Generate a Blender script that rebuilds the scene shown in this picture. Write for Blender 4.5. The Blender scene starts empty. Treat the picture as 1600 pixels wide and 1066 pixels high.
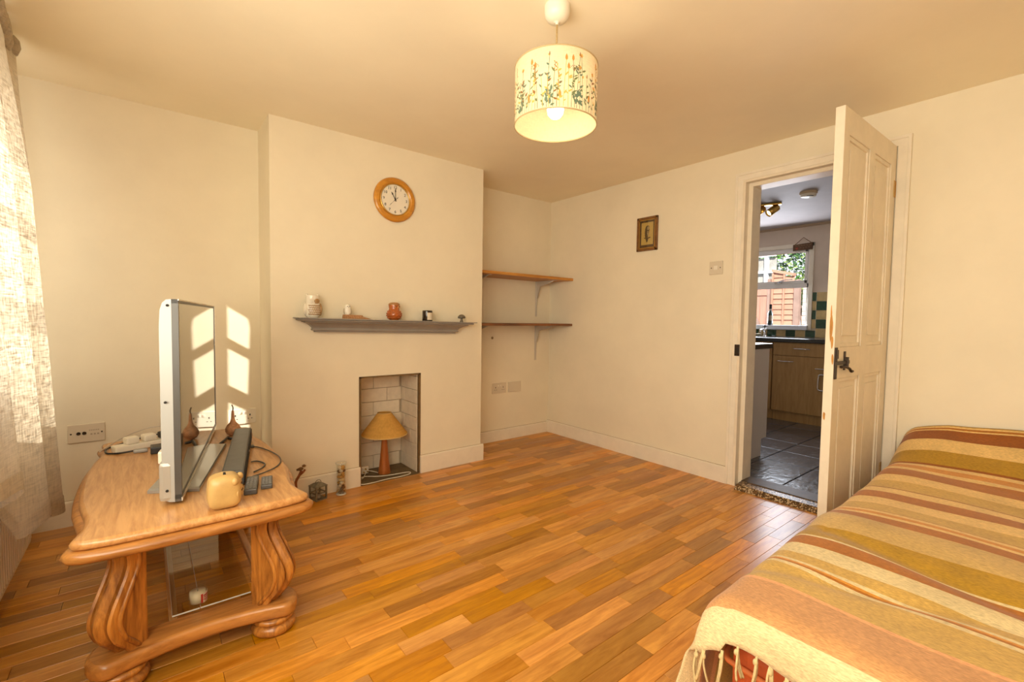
import bpy, bmesh, math, random
from mathutils import Vector, Matrix
random.seed(7)
PI = math.pi
S = bpy.context.scene
COL = S.collection

# ------------------------------------------------------------------ camera, world, lights, exposure
cam_d = bpy.data.cameras.new('camera'); cam = bpy.data.objects.new('camera', cam_d); COL.objects.link(cam)
F_PX = 716.62
cam_d.sensor_fit = 'HORIZONTAL'; cam_d.sensor_width = 36.0; cam_d.lens = F_PX/1600*36.0
cam_d.clip_start = 0.02; cam_d.clip_end = 200
yaw, pitch, roll = math.radians(38.576), math.radians(-2.6916), math.radians(0.8378)
fw = Vector((math.sin(yaw)*math.cos(pitch), math.cos(yaw)*math.cos(pitch), math.sin(pitch)))
rt0 = Vector((math.cos(yaw), -math.sin(yaw), 0)); up0 = rt0.cross(fw)
rt = math.cos(roll)*rt0 + math.sin(roll)*up0; up = -math.sin(roll)*rt0 + math.cos(roll)*up0
CAM = Vector((0, 0, 1.10785))
cam.matrix_world = Matrix(((rt.x, up.x, -fw.x, CAM.x), (rt.y, up.y, -fw.y, CAM.y), (rt.z, up.z, -fw.z, CAM.z), (0, 0, 0, 1)))
S.camera = cam

S.view_settings.view_transform = 'Standard'
S.view_settings.look = 'None'
S.view_settings.gamma = 1.0
S.view_settings.use_curve_mapping = False
S.view_settings.exposure = 0.10
S.cycles.max_bounces = 10
S.cycles.diffuse_bounces = 6
S.cycles.glossy_bounces = 4
S.cycles.transmission_bounces = 8
S.cycles.transparent_max_bounces = 12
S.cycles.caustics_reflective = False
S.cycles.caustics_refractive = False
S.cycles.sample_clamp_indirect = 4.0

W = bpy.data.worlds.new('sky'); S.world = W; W.use_nodes = True
wn = W.node_tree.nodes; wl = W.node_tree.links
bg = wn['Background']
tcw = wn.new('ShaderNodeTexCoord'); sepw = wn.new('ShaderNodeSeparateXYZ'); rw = wn.new('ShaderNodeValToRGB')
wl.new(tcw.outputs['Generated'], sepw.inputs[0]); wl.new(sepw.outputs['Z'], rw.inputs[0]); wl.new(rw.outputs[0], bg.inputs[0])
rw.color_ramp.elements[0].position = 0.0; rw.color_ramp.elements[0].color = (0.92, 0.95, 1.0, 1)
rw.color_ramp.elements[1].position = 0.9; rw.color_ramp.elements[1].color = (0.55, 0.72, 1.0, 1)
bg.inputs[1].default_value = 1.5

def light(kind, name, loc, energy, color, **kw):
    l = bpy.data.lights.new(name, kind); l.energy = energy; l.color = color
    for k, v in kw.items(): setattr(l, k, v)
    o = bpy.data.objects.new(name, l); COL.objects.link(o); o.location = loc
    return o
def aim(o, d):
    o.rotation_euler = Vector(d).to_track_quat('-Z', 'Y').to_euler()

SUN_DIR = Vector((1.0, 0.60, -0.65)).normalized()
sun = light('SUN', 'sun', (-6, -8, 6), 10.0, (1.0, 0.92, 0.80), angle=math.radians(0.6)); aim(sun, SUN_DIR)
# daylight coming in through the living-room window and the kitchen window
d1 = light('AREA', 'daylight_side_window', (-0.50, 0.40, 1.36), 68.0, (1.0, 0.91, 0.72), shape='RECTANGLE', size=2.3, size_y=1.08); aim(d1, (1, 0.32, 0.14))
d2 = light('AREA', 'daylight_behind_curtain', (-0.53, 2.15, 1.38), 13.0, (1.0, 0.95, 0.86), shape='RECTANGLE', size=1.0, size_y=1.0); aim(d2, (1, 0.35, 0.10))
d3 = light('AREA', 'daylight_kitchen_window', (6.12, 2.55, 1.55), 34.0, (0.84, 0.90, 1.0), shape='RECTANGLE', size=0.85, size_y=0.9); aim(d3, (-1, -0.15, -0.15))

# ------------------------------------------------------------------ helpers
def R(d): return math.radians(d)
class MB:
    """collects geometry in world coordinates for one mesh object"""
    def __init__(s): s.v = []; s.f = []; s.m = []; s.sm = []
    def add(s, vs, fs, m=0, smooth=False):
        b = len(s.v); s.v += [tuple(p) for p in vs]
        for f in fs: s.f.append([b+i for i in f]); s.m.append(m); s.sm.append(smooth)
    def box(s, a, b, m=0, bev=0.0):
        x0, y0, z0 = [min(p, q) for p, q in zip(a, b)]; x1, y1, z1 = [max(p, q) for p, q in zip(a, b)]
        if bev <= 0:
            vs = [(x0,y0,z0),(x1,y0,z0),(x1,y1,z0),(x0,y1,z0),(x0,y0,z1),(x1,y0,z1),(x1,y1,z1),(x0,y1,z1)]
            s.add(vs, [(0,3,2,1),(4,5,6,7),(0,1,5,4),(1,2,6,5),(2,3,7,6),(3,0,4,7)], m)
        else:
            bm = bmesh.new(); bmesh.ops.create_cube(bm, size=1)
            for v in bm.verts: v.co = Vector(((x0+x1)/2+v.co.x*(x1-x0), (y0+y1)/2+v.co.y*(y1-y0), (z0+z1)/2+v.co.z*(z1-z0)))
            bmesh.ops.bevel(bm, geom=list(bm.edges), offset=bev, segments=2, affect='EDGES', profile=0.6)
            s.bm(bm, m)
    def bm(s, bm, m=0, mat=None, smooth=False):
        bm.verts.index_update()
        vs = [(mat @ v.co if mat else v.co.copy()) for v in bm.verts]
        s.add(vs, [[v.index for v in f.verts] for f in bm.faces], m, smooth); bm.free()
    def prism(s, pts, axis, a, b, m=0, smooth=False):
        """2-D polygon extruded along axis ('x','y','z') from a to b; pts are the two other coords in order"""
        def P(p, h):
            return {'x': (h, p[0], p[1]), 'y': (p[0], h, p[1]), 'z': (p[0], p[1], h)}[axis]
        n = len(pts)
        vs = [P(p, a) for p in pts] + [P(p, b) for p in pts]
        s.add(vs, [[i, (i+1) % n, n+(i+1) % n, n+i] for i in range(n)], m, smooth)
        s.add(vs, [list(range(n))[::-1], [n+i for i in range(n)]], m)
    def lathe(s, prof, c, n=32, m=0, axis=(0,0,1), smooth=True, sx=1.0, sy=1.0, caps=True):
        """prof: list of (r, h) along axis from point c"""
        q = Vector((0,0,1)).rotation_difference(Vector(axis)).to_matrix()
        vs = []
        for r, h in prof:
            for i in range(n):
                a = 2*PI*i/n
                vs.append(Vector(c) + q @ Vector((r*sx*math.cos(a), r*sy*math.sin(a), h)))
        fs = []
        for k in range(len(prof)-1):
            for i in range(n):
                j = (i+1) % n
                fs.append((k*n+i, k*n+j, (k+1)*n+j, (k+1)*n+i))
        s.add(vs, fs, m, smooth)
        if caps:
            if prof[0][0] > 1e-6: s.add(vs[:n], [list(range(n))[::-1]], m, False)
            if prof[-1][0] > 1e-6: s.add(vs[-n:], [list(range(n))], m, False)
    def tube(s, pts, r, n=8, m=0, smooth=True, rs=None):
        pts = [Vector(p) for p in pts]; k = len(pts)
        tan = [(pts[min(i+1, k-1)]-pts[max(i-1, 0)]).normalized() for i in range(k)]
        ref = Vector((0,0,1)) if abs(tan[0].z) < 0.9 else Vector((1,0,0))
        nrm = (ref - tan[0]*ref.dot(tan[0])).normalized(); vs = []
        for i in range(k):
            nrm = (nrm - tan[i]*nrm.dot(tan[i])).normalized(); bn = tan[i].cross(nrm)
            rr = rs[i] if rs else r
            for j in range(n):
                a = 2*PI*j/n; vs.append(pts[i] + rr*(math.cos(a)*nrm + math.sin(a)*bn))
        fs = []
        for i in range(k-1):
            for j in range(n):
                q = (j+1) % n; fs.append((i*n+j, i*n+q, (i+1)*n+q, (i+1)*n+j))
        fs.append(list(range(n))[::-1]); fs.append([(k-1)*n+j for j in range(n)])
        s.add(vs, fs, m, smooth)
    def sphere(s, c, r, m=0, u=20, v=12, fn=None):
        """r: radius or (rx,ry,rz); fn(dir)->scale for lumps"""
        if not isinstance(r, tuple): r = (r, r, r)
        bm = bmesh.new(); bmesh.ops.create_uvsphere(bm, u_segments=u, v_segments=v, radius=1)
        for p in bm.verts:
            k = fn(p.co.normalized()) if fn else 1.0
            p.co = Vector((c[0]+p.co.x*r[0]*k, c[1]+p.co.y*r[1]*k, c[2]+p.co.z*r[2]*k))
        s.bm(bm, m, smooth=True)
    def build(s, name, mats, parent=None, label=None):
        me = bpy.data.meshes.new(name); me.from_pydata(s.v, [], s.f)
        for mm in (mats if isinstance(mats, (list, tuple)) else [mats]): me.materials.append(mm)
        for p, mi, sm in zip(me.polygons, s.m, s.sm): p.material_index = mi; p.use_smooth = sm
        bm = bmesh.new(); bm.from_mesh(me); bmesh.ops.recalc_face_normals(bm, faces=bm.faces); bm.to_mesh(me); bm.free()
        me.update()
        o = bpy.data.objects.new(name, me); COL.objects.link(o)
        if parent: put(o, parent)
        if label: o['label'] = label
        return o
def put(o, parent):
    o.parent = parent
    w = Matrix.Identity(4); p = parent
    chain = []
    while p: chain.append(p); p = p.parent
    for p in reversed(chain): w = w @ p.matrix_parent_inverse @ p.matrix_basis
    o.matrix_parent_inverse = w.inverted()
def smooth_path(pts, n=8):
    pts = [Vector(p) for p in pts]; out = []
    for i in range(len(pts)-1):
        p0 = pts[max(i-1, 0)]; p1 = pts[i]; p2 = pts[i+1]; p3 = pts[min(i+2, len(pts)-1)]
        for k in range(n):
            t = k/n
            out.append(0.5*((2*p1)+(-p0+p2)*t+(2*p0-5*p1+4*p2-p3)*t*t+(-p0+3*p1-3*p2+p3)*t**3))
    out.append(pts[-1]); return out
def tag(o, label, cat, group=None):
    o['label'] = label; o['category'] = cat
    if group: o['group'] = group
    return o
def thing(name, loc, label, cat, group=None):
    o = bpy.data.objects.new(name, None); o.empty_display_size = 0.05; COL.objects.link(o); o.location = loc
    return tag(o, label, cat, group)
def struct(o):
    o['kind'] = 'structure'; return o
def struct_empty(name, loc):
    o = bpy.data.objects.new(name, None); COL.objects.link(o); o.location = loc; return struct(o)

# ------------------------------------------------------------------ materials
def nt(name):
    m = bpy.data.materials.new(name); m.use_nodes = True
    return m, m.node_tree.nodes, m.node_tree.links, m.node_tree.nodes['Principled BSDF']
def pm(name, col, rough=0.5, metal=0.0, spec=0.5, var=0.0, vscale=6.0, bump=0.0, bscale=60.0, stretch=None, coat=0.0, col2=None, trans=0.0, ior=1.45, emit=None, estr=0.0):
    m, n, l, b = nt(name)
    b.inputs['Base Color'].default_value = (*col, 1); b.inputs['Roughness'].default_value = rough
    b.inputs['Metallic'].default_value = metal; b.inputs['Specular IOR Level'].default_value = spec
    b.inputs['Coat Weight'].default_value = coat; b.inputs['Transmission Weight'].default_value = trans; b.inputs['IOR'].default_value = ior
    if emit: b.inputs['Emission Color'].default_value = (*emit, 1); b.inputs['Emission Strength'].default_value = estr
    if var or bump or col2:
        geo = n.new('ShaderNodeNewGeometry'); mp = n.new('ShaderNodeMapping'); l.new(geo.outputs['Position'], mp.inputs[0])
        if stretch: mp.inputs['Scale'].default_value = stretch
    if var or col2:
        t = n.new('ShaderNodeTexNoise'); t.inputs['Scale'].default_value = vscale; t.inputs['Detail'].default_value = 6; t.inputs['Roughness'].default_value = 0.62
        l.new(mp.outputs[0], t.inputs['Vector'])
        r = n.new('ShaderNodeValToRGB'); l.new(t.outputs['Fac'], r.inputs[0])
        c2 = col2 or tuple(c*(1-var) for c in col); c1 = col if col2 else tuple(min(1, c*(1+var*0.5)) for c in col)
        r.color_ramp.elements[0].position = 0.32; r.color_ramp.elements[0].color = (*c2, 1)
        r.color_ramp.elements[1].position = 0.66; r.color_ramp.elements[1].color = (*c1, 1)
        l.new(r.outputs[0], b.inputs['Base Color'])
    if bump:
        t2 = n.new('ShaderNodeTexNoise'); t2.inputs['Scale'].default_value = bscale; t2.inputs['Detail'].default_value = 4
        l.new(mp.outputs[0], t2.inputs['Vector'])
        bp = n.new('ShaderNodeBump'); bp.inputs['Strength'].default_value = bump; bp.inputs['Distance'].default_value = 0.004
        l.new(t2.outputs['Fac'], bp.inputs['Height']); l.new(bp.outputs[0], b.inputs['Normal'])
    return m
def wood(name, dark, light_, axis='x', scale=14.0, rough=0.35, coat=0.0, rand=0.0, grain=10.0, spec=0.5, bump=0.06):
    """grain runs along axis; rand mixes a random tint per object / per mesh island"""
    m, n, l, b = nt(name)
    geo = n.new('ShaderNodeNewGeometry'); mp = n.new('ShaderNodeMapping'); l.new(geo.outputs['Position'], mp.inputs[0])
    sc = {'x': (1/grain, 1, 1), 'y': (1, 1/grain, 1), 'z': (1, 1, 1/grain)}[axis]
    mp.inputs['Scale'].default_value = sc
    if rand:
        oi = n.new('ShaderNodeObjectInfo'); ad = n.new('ShaderNodeMath'); ad.operation = 'ADD'
        l.new(oi.outputs['Random'], ad.inputs[0]); l.new(geo.outputs['Random Per Island'], ad.inputs[1])
        wnz = n.new('ShaderNodeTexWhiteNoise'); wnz.noise_dimensions = '1D'; l.new(ad.outputs[0], wnz.inputs['W'])
        ml = n.new('ShaderNodeVectorMath'); ml.operation = 'SCALE'; ml.inputs['Scale'].default_value = 7.0; l.new(wnz.outputs['Color'], ml.inputs[0])
        l.new(ml.outputs[0], mp.inputs['Location'])
    t = n.new('ShaderNodeTexNoise'); t.inputs['Scale'].default_value = scale; t.inputs['Detail'].default_value = 8; t.inputs['Roughness'].default_value = 0.65; t.inputs['Distortion'].default_value = 0.6
    l.new(mp.outputs[0], t.inputs['Vector'])
    r = n.new('ShaderNodeValToRGB'); l.new(t.outputs['Fac'], r.inputs[0])
    r.color_ramp.elements[0].position = 0.34; r.color_ramp.elements[0].color = (*dark, 1)
    r.color_ramp.elements[1].position = 0.62; r.color_ramp.elements[1].color = (*light_, 1)
    out = r.outputs[0]
    if rand:
        hs = n.new('ShaderNodeHueSaturation'); l.new(out, hs.inputs['Color'])
        mr = n.new('ShaderNodeMapRange'); mr.inputs['To Min'].default_value = 1-rand; mr.inputs['To Max'].default_value = 1+rand*0.75; l.new(wnz.outputs['Value'], mr.inputs['Value'])
        l.new(mr.outputs[0], hs.inputs['Value'])
        sx = n.new('ShaderNodeSeparateColor'); l.new(wnz.outputs['Color'], sx.inputs[0])
        m2 = n.new('ShaderNodeMapRange'); m2.inputs['To Min'].default_value = 0.494; m2.inputs['To Max'].default_value = 0.502; l.new(sx.outputs[1], m2.inputs['Value']); l.new(m2.outputs[0], hs.inputs['Hue'])
        m3 = n.new('ShaderNodeMapRange'); m3.inputs['To Min'].default_value = 0.93; m3.inputs['To Max'].default_value = 1.08; l.new(sx.outputs[2], m3.inputs['Value']); l.new(m3.outputs[0], hs.inputs['Saturation'])
        out = hs.outputs[0]
    l.new(out, b.inputs['Base Color'])
    b.inputs['Roughness'].default_value = rough; b.inputs['Coat Weight'].default_value = coat; b.inputs['Coat Roughness'].default_value = 0.2; b.inputs['Specular IOR Level'].default_value = spec
    bp = n.new('ShaderNodeBump'); bp.inputs['Strength'].default_value = bump; bp.inputs['Distance'].default_value = 0.002
    l.new(t.outputs['Fac'], bp.inputs['Height']); l.new(bp.outputs[0], b.inputs['Normal'])
    return m
def glass_thin(name, tint=(0.97, 0.98, 0.97), refl=1.0):
    m = bpy.data.materials.new(name); m.use_nodes = True; n = m.node_tree.nodes; l = m.node_tree.links
    n.clear(); o = n.new('ShaderNodeOutputMaterial'); mx = n.new('ShaderNodeMixShader'); tr = n.new('ShaderNodeBsdfTransparent'); gl = n.new('ShaderNodeBsdfGlossy')
    lw = n.new('ShaderNodeLayerWeight'); lw.inputs['Blend'].default_value = 0.5; pw = n.new('ShaderNodeMath'); pw.operation = 'POWER'; pw.inputs[1].default_value = 5.0; l.new(lw.outputs['Facing'], pw.inputs[0]); fr = n.new('ShaderNodeMapRange'); fr.inputs['To Min'].default_value = 0.04; fr.inputs['To Max'].default_value = 1.0; l.new(pw.outputs[0], fr.inputs['Value'])
    tr.inputs[0].default_value = (*tint, 1); gl.inputs['Roughness'].default_value = 0.02; gl.inputs[0].default_value = (refl, refl, refl, 1)
    l.new(fr.outputs[0], mx.inputs[0]); l.new(tr.outputs[0], mx.inputs[1]); l.new(gl.outputs[0], mx.inputs[2]); l.new(mx.outputs[0], o.inputs[0])
    return m
def cloth_trans(name, col, tcol, mix=0.5, weave=0.25, ws=(220, 220, 90)):
    """woven cloth that lets light through, thinner between the slubs"""
    m = bpy.data.materials.new(name); m.use_nodes = True; n = m.node_tree.nodes; l = m.node_tree.links
    n.clear(); o = n.new('ShaderNodeOutputMaterial'); mx = n.new('ShaderNodeMixShader'); d = n.new('ShaderNodeBsdfDiffuse'); t = n.new('ShaderNodeBsdfTranslucent')
    geo = n.new('ShaderNodeNewGeometry')
    mp = n.new('ShaderNodeMapping'); mp.inputs['Scale'].default_value = (1, 1, 0.12); l.new(geo.outputs['Position'], mp.inputs[0])
    mp2 = n.new('ShaderNodeMapping'); mp2.inputs['Scale'].default_value = (0.1, 0.1, 1); l.new(geo.outputs['Position'], mp2.inputs[0])
    a = n.new('ShaderNodeTexNoise'); a.inputs['Scale'].default_value = ws[0]; a.inputs['Detail'].default_value = 3; l.new(mp.outputs[0], a.inputs['Vector'])
    c = n.new('ShaderNodeTexNoise'); c.inputs['Scale'].default_value = ws[1]; c.inputs['Detail'].default_value = 3; l.new(mp2.outputs[0], c.inputs['Vector'])
    ad = n.new('ShaderNodeMath'); ad.operation = 'ADD'; l.new(a.outputs['Fac'], ad.inputs[0]); l.new(c.outputs['Fac'], ad.inputs[1])
    mr = n.new('ShaderNodeMapRange'); mr.inputs['From Min'].default_value = 0.75; mr.inputs['From Max'].default_value = 1.25; mr.inputs['To Min'].default_value = max(0, mix-weave); mr.inputs['To Max'].default_value = min(1, mix+weave)
    l.new(ad.outputs[0], mr.inputs['Value'])
    rmp = n.new('ShaderNodeMapRange'); rmp.inputs['From Min'].default_value = 0.7; rmp.inputs['From Max'].default_value = 1.3; rmp.inputs['To Min'].default_value = 0.82; rmp.inputs['To Max'].default_value = 1.08; l.new(ad.outputs[0], rmp.inputs['Value'])
    vm = n.new('ShaderNodeVectorMath'); vm.operation = 'SCALE'; vm.inputs[0].default_value = col; l.new(rmp.outputs[0], vm.inputs['Scale'])
    l.new(vm.outputs[0], d.inputs[0]); t.inputs[0].default_value = (*tcol, 1)
    l.new(mr.outputs[0], mx.inputs[0]); l.new(d.outputs[0], mx.inputs[1]); l.new(t.outputs[0], mx.inputs[2]); l.new(mx.outputs[0], o.inputs[0])
    return m

M = {}
M['wall'] = pm('painted_plaster', (0.81, 0.735, 0.575), rough=0.85, spec=0.25, var=0.05, vscale=2.2, bump=0.12, bscale=35)
M['ceil'] = pm('ceiling_paint', (0.87, 0.785, 0.60), rough=0.55, spec=0.35, var=0.05, vscale=1.3, bump=0.12, bscale=14)
M['white'] = pm('gloss_white_paint', (0.82, 0.75, 0.62), rough=0.42, spec=0.4, var=0.06, vscale=9, bump=0.08, bscale=40)
M['door'] = pm('old_door_paint', (0.80, 0.71, 0.56), rough=0.45, spec=0.4, var=0.07, vscale=10, bump=0.12, bscale=40)
M['grime'] = pm('joint_grime', (0.20, 0.13, 0.07), rough=0.9)  # plain dark brown for grimy paint joints
M['bare'] = pm('bare_wood_wear', (0.60, 0.28, 0.06), rough=0.7, var=0.4, vscale=30, stretch=(1, 1, 0.2))
M['plank'] = wood('oak_plank', (0.44, 0.168, 0.014), (0.66, 0.305, 0.045), 'x', 40, rough=0.34, coat=0.15, rand=0.34, grain=9)
M['oak'] = wood('varnished_oak', (0.44, 0.195, 0.055), (0.64, 0.34, 0.125), 'y', 60, rough=0.30, coat=0.3, grain=10, bump=.12)
M['oakz'] = wood('varnished_oak_leg', (0.19, 0.060, 0.010), (0.58, 0.245, 0.045), 'z', 34, rough=0.32, coat=0.3, grain=8)
M['oakx'] = wood('varnished_oak_rail', (0.26, 0.095, 0.020), (0.56, 0.25, 0.060), 'x', 30, rough=0.32, coat=0.3, grain=10)
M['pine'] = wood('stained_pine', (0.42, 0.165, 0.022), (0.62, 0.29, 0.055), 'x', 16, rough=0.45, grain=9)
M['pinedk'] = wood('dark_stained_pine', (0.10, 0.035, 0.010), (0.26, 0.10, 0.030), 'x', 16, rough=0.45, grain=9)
M['clockwood'] = wood('clock_wood', (0.46, 0.175, 0.012), (0.68, 0.31, 0.03), 'x', 20, rough=0.3, coat=0.4, grain=6)
M['grey'] = pm('grey_mantel_paint', (0.31, 0.28, 0.245), rough=0.5, var=0.08, vscale=10)
M['steel'] = pm('bracket_steel', (0.62, 0.57, 0.50), rough=0.4, metal=0.4)
M['chrome'] = pm('chrome', (0.75, 0.75, 0.76), rough=0.15, metal=1.0)
M['plastic'] = pm('white_plastic', (0.80, 0.74, 0.62), rough=0.35, spec=0.5)
M['pewter'] = pm('beige_plate', (0.66, 0.58, 0.45), rough=0.4)
M['hole'] = pm('dark_hole', (0.02, 0.018, 0.015), rough=0.8)
M['black'] = pm('black_plastic', (0.025, 0.024, 0.024), rough=0.35)
M['dgrey'] = pm('dark_grey_plastic', (0.07, 0.065, 0.06), rough=0.35, spec=0.6)
M['silver'] = pm('silver_plastic', (0.36, 0.355, 0.34), rough=0.45, metal=0.15)
M['screen'] = pm('glossy_screen', (0.03, 0.03, 0.032), rough=0.03, spec=1.0, ior=2.2, coat=1.0)
M['glassclear'] = glass_thin('clear_glass')
M['glassedge_refl'] = pm('glass_edge_and_reflection', (0.75, 0.76, 0.72), rough=0.2, spec=0.8)  # real glass edges, and the painted reflection line on the table shelf
M['iron'] = pm('black_iron', (0.045, 0.028, 0.018), rough=0.45, metal=0.6, var=0.3, vscale=40)
M['brass'] = pm('brass', (0.62, 0.38, 0.10), rough=0.3, metal=0.9)
M['curtain'] = cloth_trans('linen_curtain', (0.66, 0.60, 0.51), (0.86, 0.75, 0.58), 0.26, 0.18)
M['shade'] = cloth_trans('lampshade_linen', (0.80, 0.69, 0.48), (0.92, 0.80, 0.58), 0.30, 0.04, ws=(500, 500, 200))

# ------------------------------------------------------------------ room shell
XB, YA, YC, XL, XR, YL, CH = 3.113, 3.319, 2.941, 0.562, 2.0415, 3.262, 2.25
XW, YB = -0.55, -1.60
TB = 0.15          # thickness of the wall to the kitchen
DY0, DY1, DZ = 0.69, 1.453, 2.045    # door opening in wall_right
WY0, WY1, WZ0, WZ1 = -1.2, 2.700, 0.80, 1.93   # side window

def wall_with_hole(name, mat, axis, p0, p1, a0, a1, z0, z1, h):
    """slab between planes p0,p1 on axis, spanning a0..a1, z0..z1, with a hole h=(ha0,ha1,hz0,hz1)"""
    mb = MB()
    def bx(u0, u1, w0, w1):
        if u1-u0 < 1e-4 or w1-w0 < 1e-4: return
        if axis == 'x': mb.box((p0, u0, w0), (p1, u1, w1))
        else: mb.box((u0, p0, w0), (u1, p1, w1))
    bx(a0, h[0], z0, z1); bx(h[1], a1, z0, z1); bx(h[0], h[1], z0, h[2]); bx(h[0], h[1], h[3], z1)
    return struct(mb.build(name, mat))

mb = MB(); mb.box((XW-0.3, YB-0.2, -0.20), (XB+TB, YA+0.2, -0.014)); floor = struct(mb.build('floor', pm('subfloor', (0.10, 0.06, 0.03), rough=0.9)))
mb = MB(); mb.box((XW-0.3, YB-0.2, CH), (XB+TB, YA+0.2, CH+0.2)); struct(mb.build('ceiling', M['ceil']))
wall_with_hole('wall_left', M['wall'], 'x', XW-0.25, XW, YB-0.2, YA+0.2, -0.02, CH, (WY0, WY1, WZ0, WZ1))
wall_right = wall_with_hole('wall_right', M['wall'], 'x', XB, XB+TB, YB-0.2, YA+0.2, -0.02, CH, (DY0, DY1, -0.1, DZ))
mb = MB(); mb.box((XW, YB-0.2, -0.02), (XB, YB, CH)); struct(mb.build('wall_front', M['wall']))
mb = MB(); mb.box((XW, YL, -0.02), (XL, YL+0.25, CH)); struct(mb.build('wall_back_left', M['wall']))
mb = MB(); mb.box((XR, YA, -0.02), (XB, YA+0.2, CH)); alcove_wall = struct(mb.build('wall_back_right', M['wall']))
# chimney breast with an opening
FX0, FX1, FZ, FY = 1.08, 1.515, 0.716, 3.235
mb = MB()
mb.box((XL, YC, -0.02), (FX0, YA+0.2, CH)); mb.box((FX1, YC, -0.02), (XR, YA+0.2, CH)); mb.box((FX0, YC, FZ), (FX1, YA+0.2, CH)); mb.box((FX0, FY+0.012, -0.02), (FX1, YA+0.2, FZ))
struct(mb.build('wall_chimney', M['wall']))
# window in the left wall (behind the curtain): frame and bars, panes
win = struct_empty('window_1', (XW-0.12, 1.2, WZ0))
mb = MB()
fx0, fx1 = XW-0.16, XW-0.10
for y0, y1, z0, z1 in ((WY0, WY0+.05, WZ0, WZ1), (WY1-.05, WY1, WZ0, WZ1), (WY0, WY1, WZ0, WZ0+.05), (WY0, WY1, WZ1-.05, WZ1), (WY0, WY1, 1.285, 1.355), (WY0, WY1, 1.617, 1.645), (-.45, -.39, WZ0, WZ1), (0.55, 0.61, WZ0, WZ1)):
    mb.box((fx0, y0, z0), (fx1, y1, z1))
mb.build('window_frame', M['white'], win)
mb = MB(); mb.box((XW-0.135, WY0+.02, WZ0+.02), (XW-0.131, WY1-.02, WZ1-.02)); mb.build('pane', M['glassclear'], win)
mb = MB(); mb.box((XW-0.12, WY0-.04, WZ0-.03), (XW+0.05, WY1+.04, WZ0), bev=.004); mb.build('window_sill', M['white'], win)
# skirting boards
def skirting(name, a, b, nrm, h=0.125, t=0.018):
    a = Vector(a); b = Vector(b); n = Vector(nrm); mb = MB()
    prof = [(0, 0), (t, 0), (t, h-0.006), (t-0.004, h), (0, h)]
    vs = [a+n*p[0]+Vector((0,0,p[1])) for p in prof]+[b+n*p[0]+Vector((0,0,p[1])) for p in prof]; k = len(prof)
    mb.add(vs, [[i, (i+1)%k, k+(i+1)%k, k+i] for i in range(k)]+[list(range(k)), [k+i for i in range(k)]])
    o = struct(mb.build(name, M['white']))
    c = MB(); up = Vector((0, 0, h)); w = Vector((0, 0, .0016))
    vs = [a+up, b+up, b+up+w, a+up+w, a+up+n*.002, b+up+n*.002, b+up+w+n*.002, a+up+w+n*.002]
    c.add(vs, [(0,1,2,3), (4,5,6,7), (0,1,5,4), (1,2,6,5), (2,3,7,6), (3,0,4,7)]); c.build('crack_line', M['crack'], o)
    return o
M['crack'] = pm('paint_crack', (.34, .20, .09), rough=.9)
skirting('baseboard_back_left', (XW, YL, 0), (XL, YL, 0), (0,-1,0), h=0.13)
skirting('baseboard_chimney_left', (XL-0.018, YC, 0), (FX0, YC, 0), (0,-1,0))
skirting('baseboard_chimney_side', (XL, YC, 0), (XL, YL, 0), (-1,0,0))
skirting('baseboard_chimney_right', (FX1, YC, 0), (XR+0.018, YC, 0), (0,-1,0))
skirting('baseboard_alcove_side', (XR, YC, 0), (XR, YA, 0), (1,0,0))
skirting('baseboard_alcove', (XR, YA, 0), (XB, YA, 0), (0,-1,0), h=0.10)
skirting('baseboard_right', (XB, 1.51, 0), (XB, YA, 0), (-1,0,0), h=0.115)
skirting('baseboard_right_front', (XB, YB, 0), (XB, 0.60, 0), (-1,0,0))
skirting('baseboard_left', (XW, YB, 0), (XW, YL, 0), (1,0,0))

# fireplace opening: brown edge strip, painted blocks, hearth
mb = MB()
mb.box((FX0-.004, YC-.003, 0), (FX0+.010, YC+.02, FZ+.003)); mb.box((FX1-.010, YC-.003, 0), (FX1+.004, YC+.02, FZ+.003)); mb.box((FX0-.004, YC-.003, FZ-.007), (FX1+.004, YC+.02, FZ+.003))
struct(mb.build('trim_fireplace', pm('brown_edge', (0.16, 0.095, 0.035), rough=0.7, var=0.3, vscale=20)))
fire = struct_empty('wall_fireplace', (1.3, FY, 0))
M['block'] = pm('painted_block', (0.74, 0.65, 0.51), rough=0.7, var=0.10, vscale=14, bump=0.25, bscale=70)
mb = MB(); mb.box((FX0, FY, 0), (FX1, FY+.012, FZ)); mb.box((FX1, YC+.02, 0), (FX1+.001, FY, FZ)); mb.build('mortar', pm('mortar', (0.50, 0.41, 0.29), rough=0.95), fire)
RH, BL = 0.0985, 0.205
for r in range(8):
    z0 = r*RH+.0015; z1 = min((r+1)*RH-.0015, FZ-.002)
    if z1-z0 < .01: continue
    x = FX0 - (0.10 if r % 2 else 0.0)
    while x < FX1:
        a = max(x+.0015, FX0); b_ = min(x+BL-.0015, FX1-.012)
        if b_-a > .012:
            mb = MB(); mb.box((a, FY-.012-random.uniform(0, .002), z0), (b_, FY, z1), bev=.0025); mb.build('brick', M['block'], fire)
        x += BL
    y = YC+.02 - (0.0 if r % 2 else 0.10)
    while y < FY:
        a = max(y+.0015, YC+.02); b_ = min(y+BL-.0015, FY-.014)
        if b_-a > .012:
            mb = MB(); mb.box((FX1-.012-random.uniform(0, .002), a, z0), (FX1, b_, z1), bev=.0025); mb.build('brick', M['block'], fire)
            mb = MB(); mb.box((FX0, a, z0), (FX0+.006, b_, z1), bev=.002); mb.build('brick', M['block'], fire)
        y += BL
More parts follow.
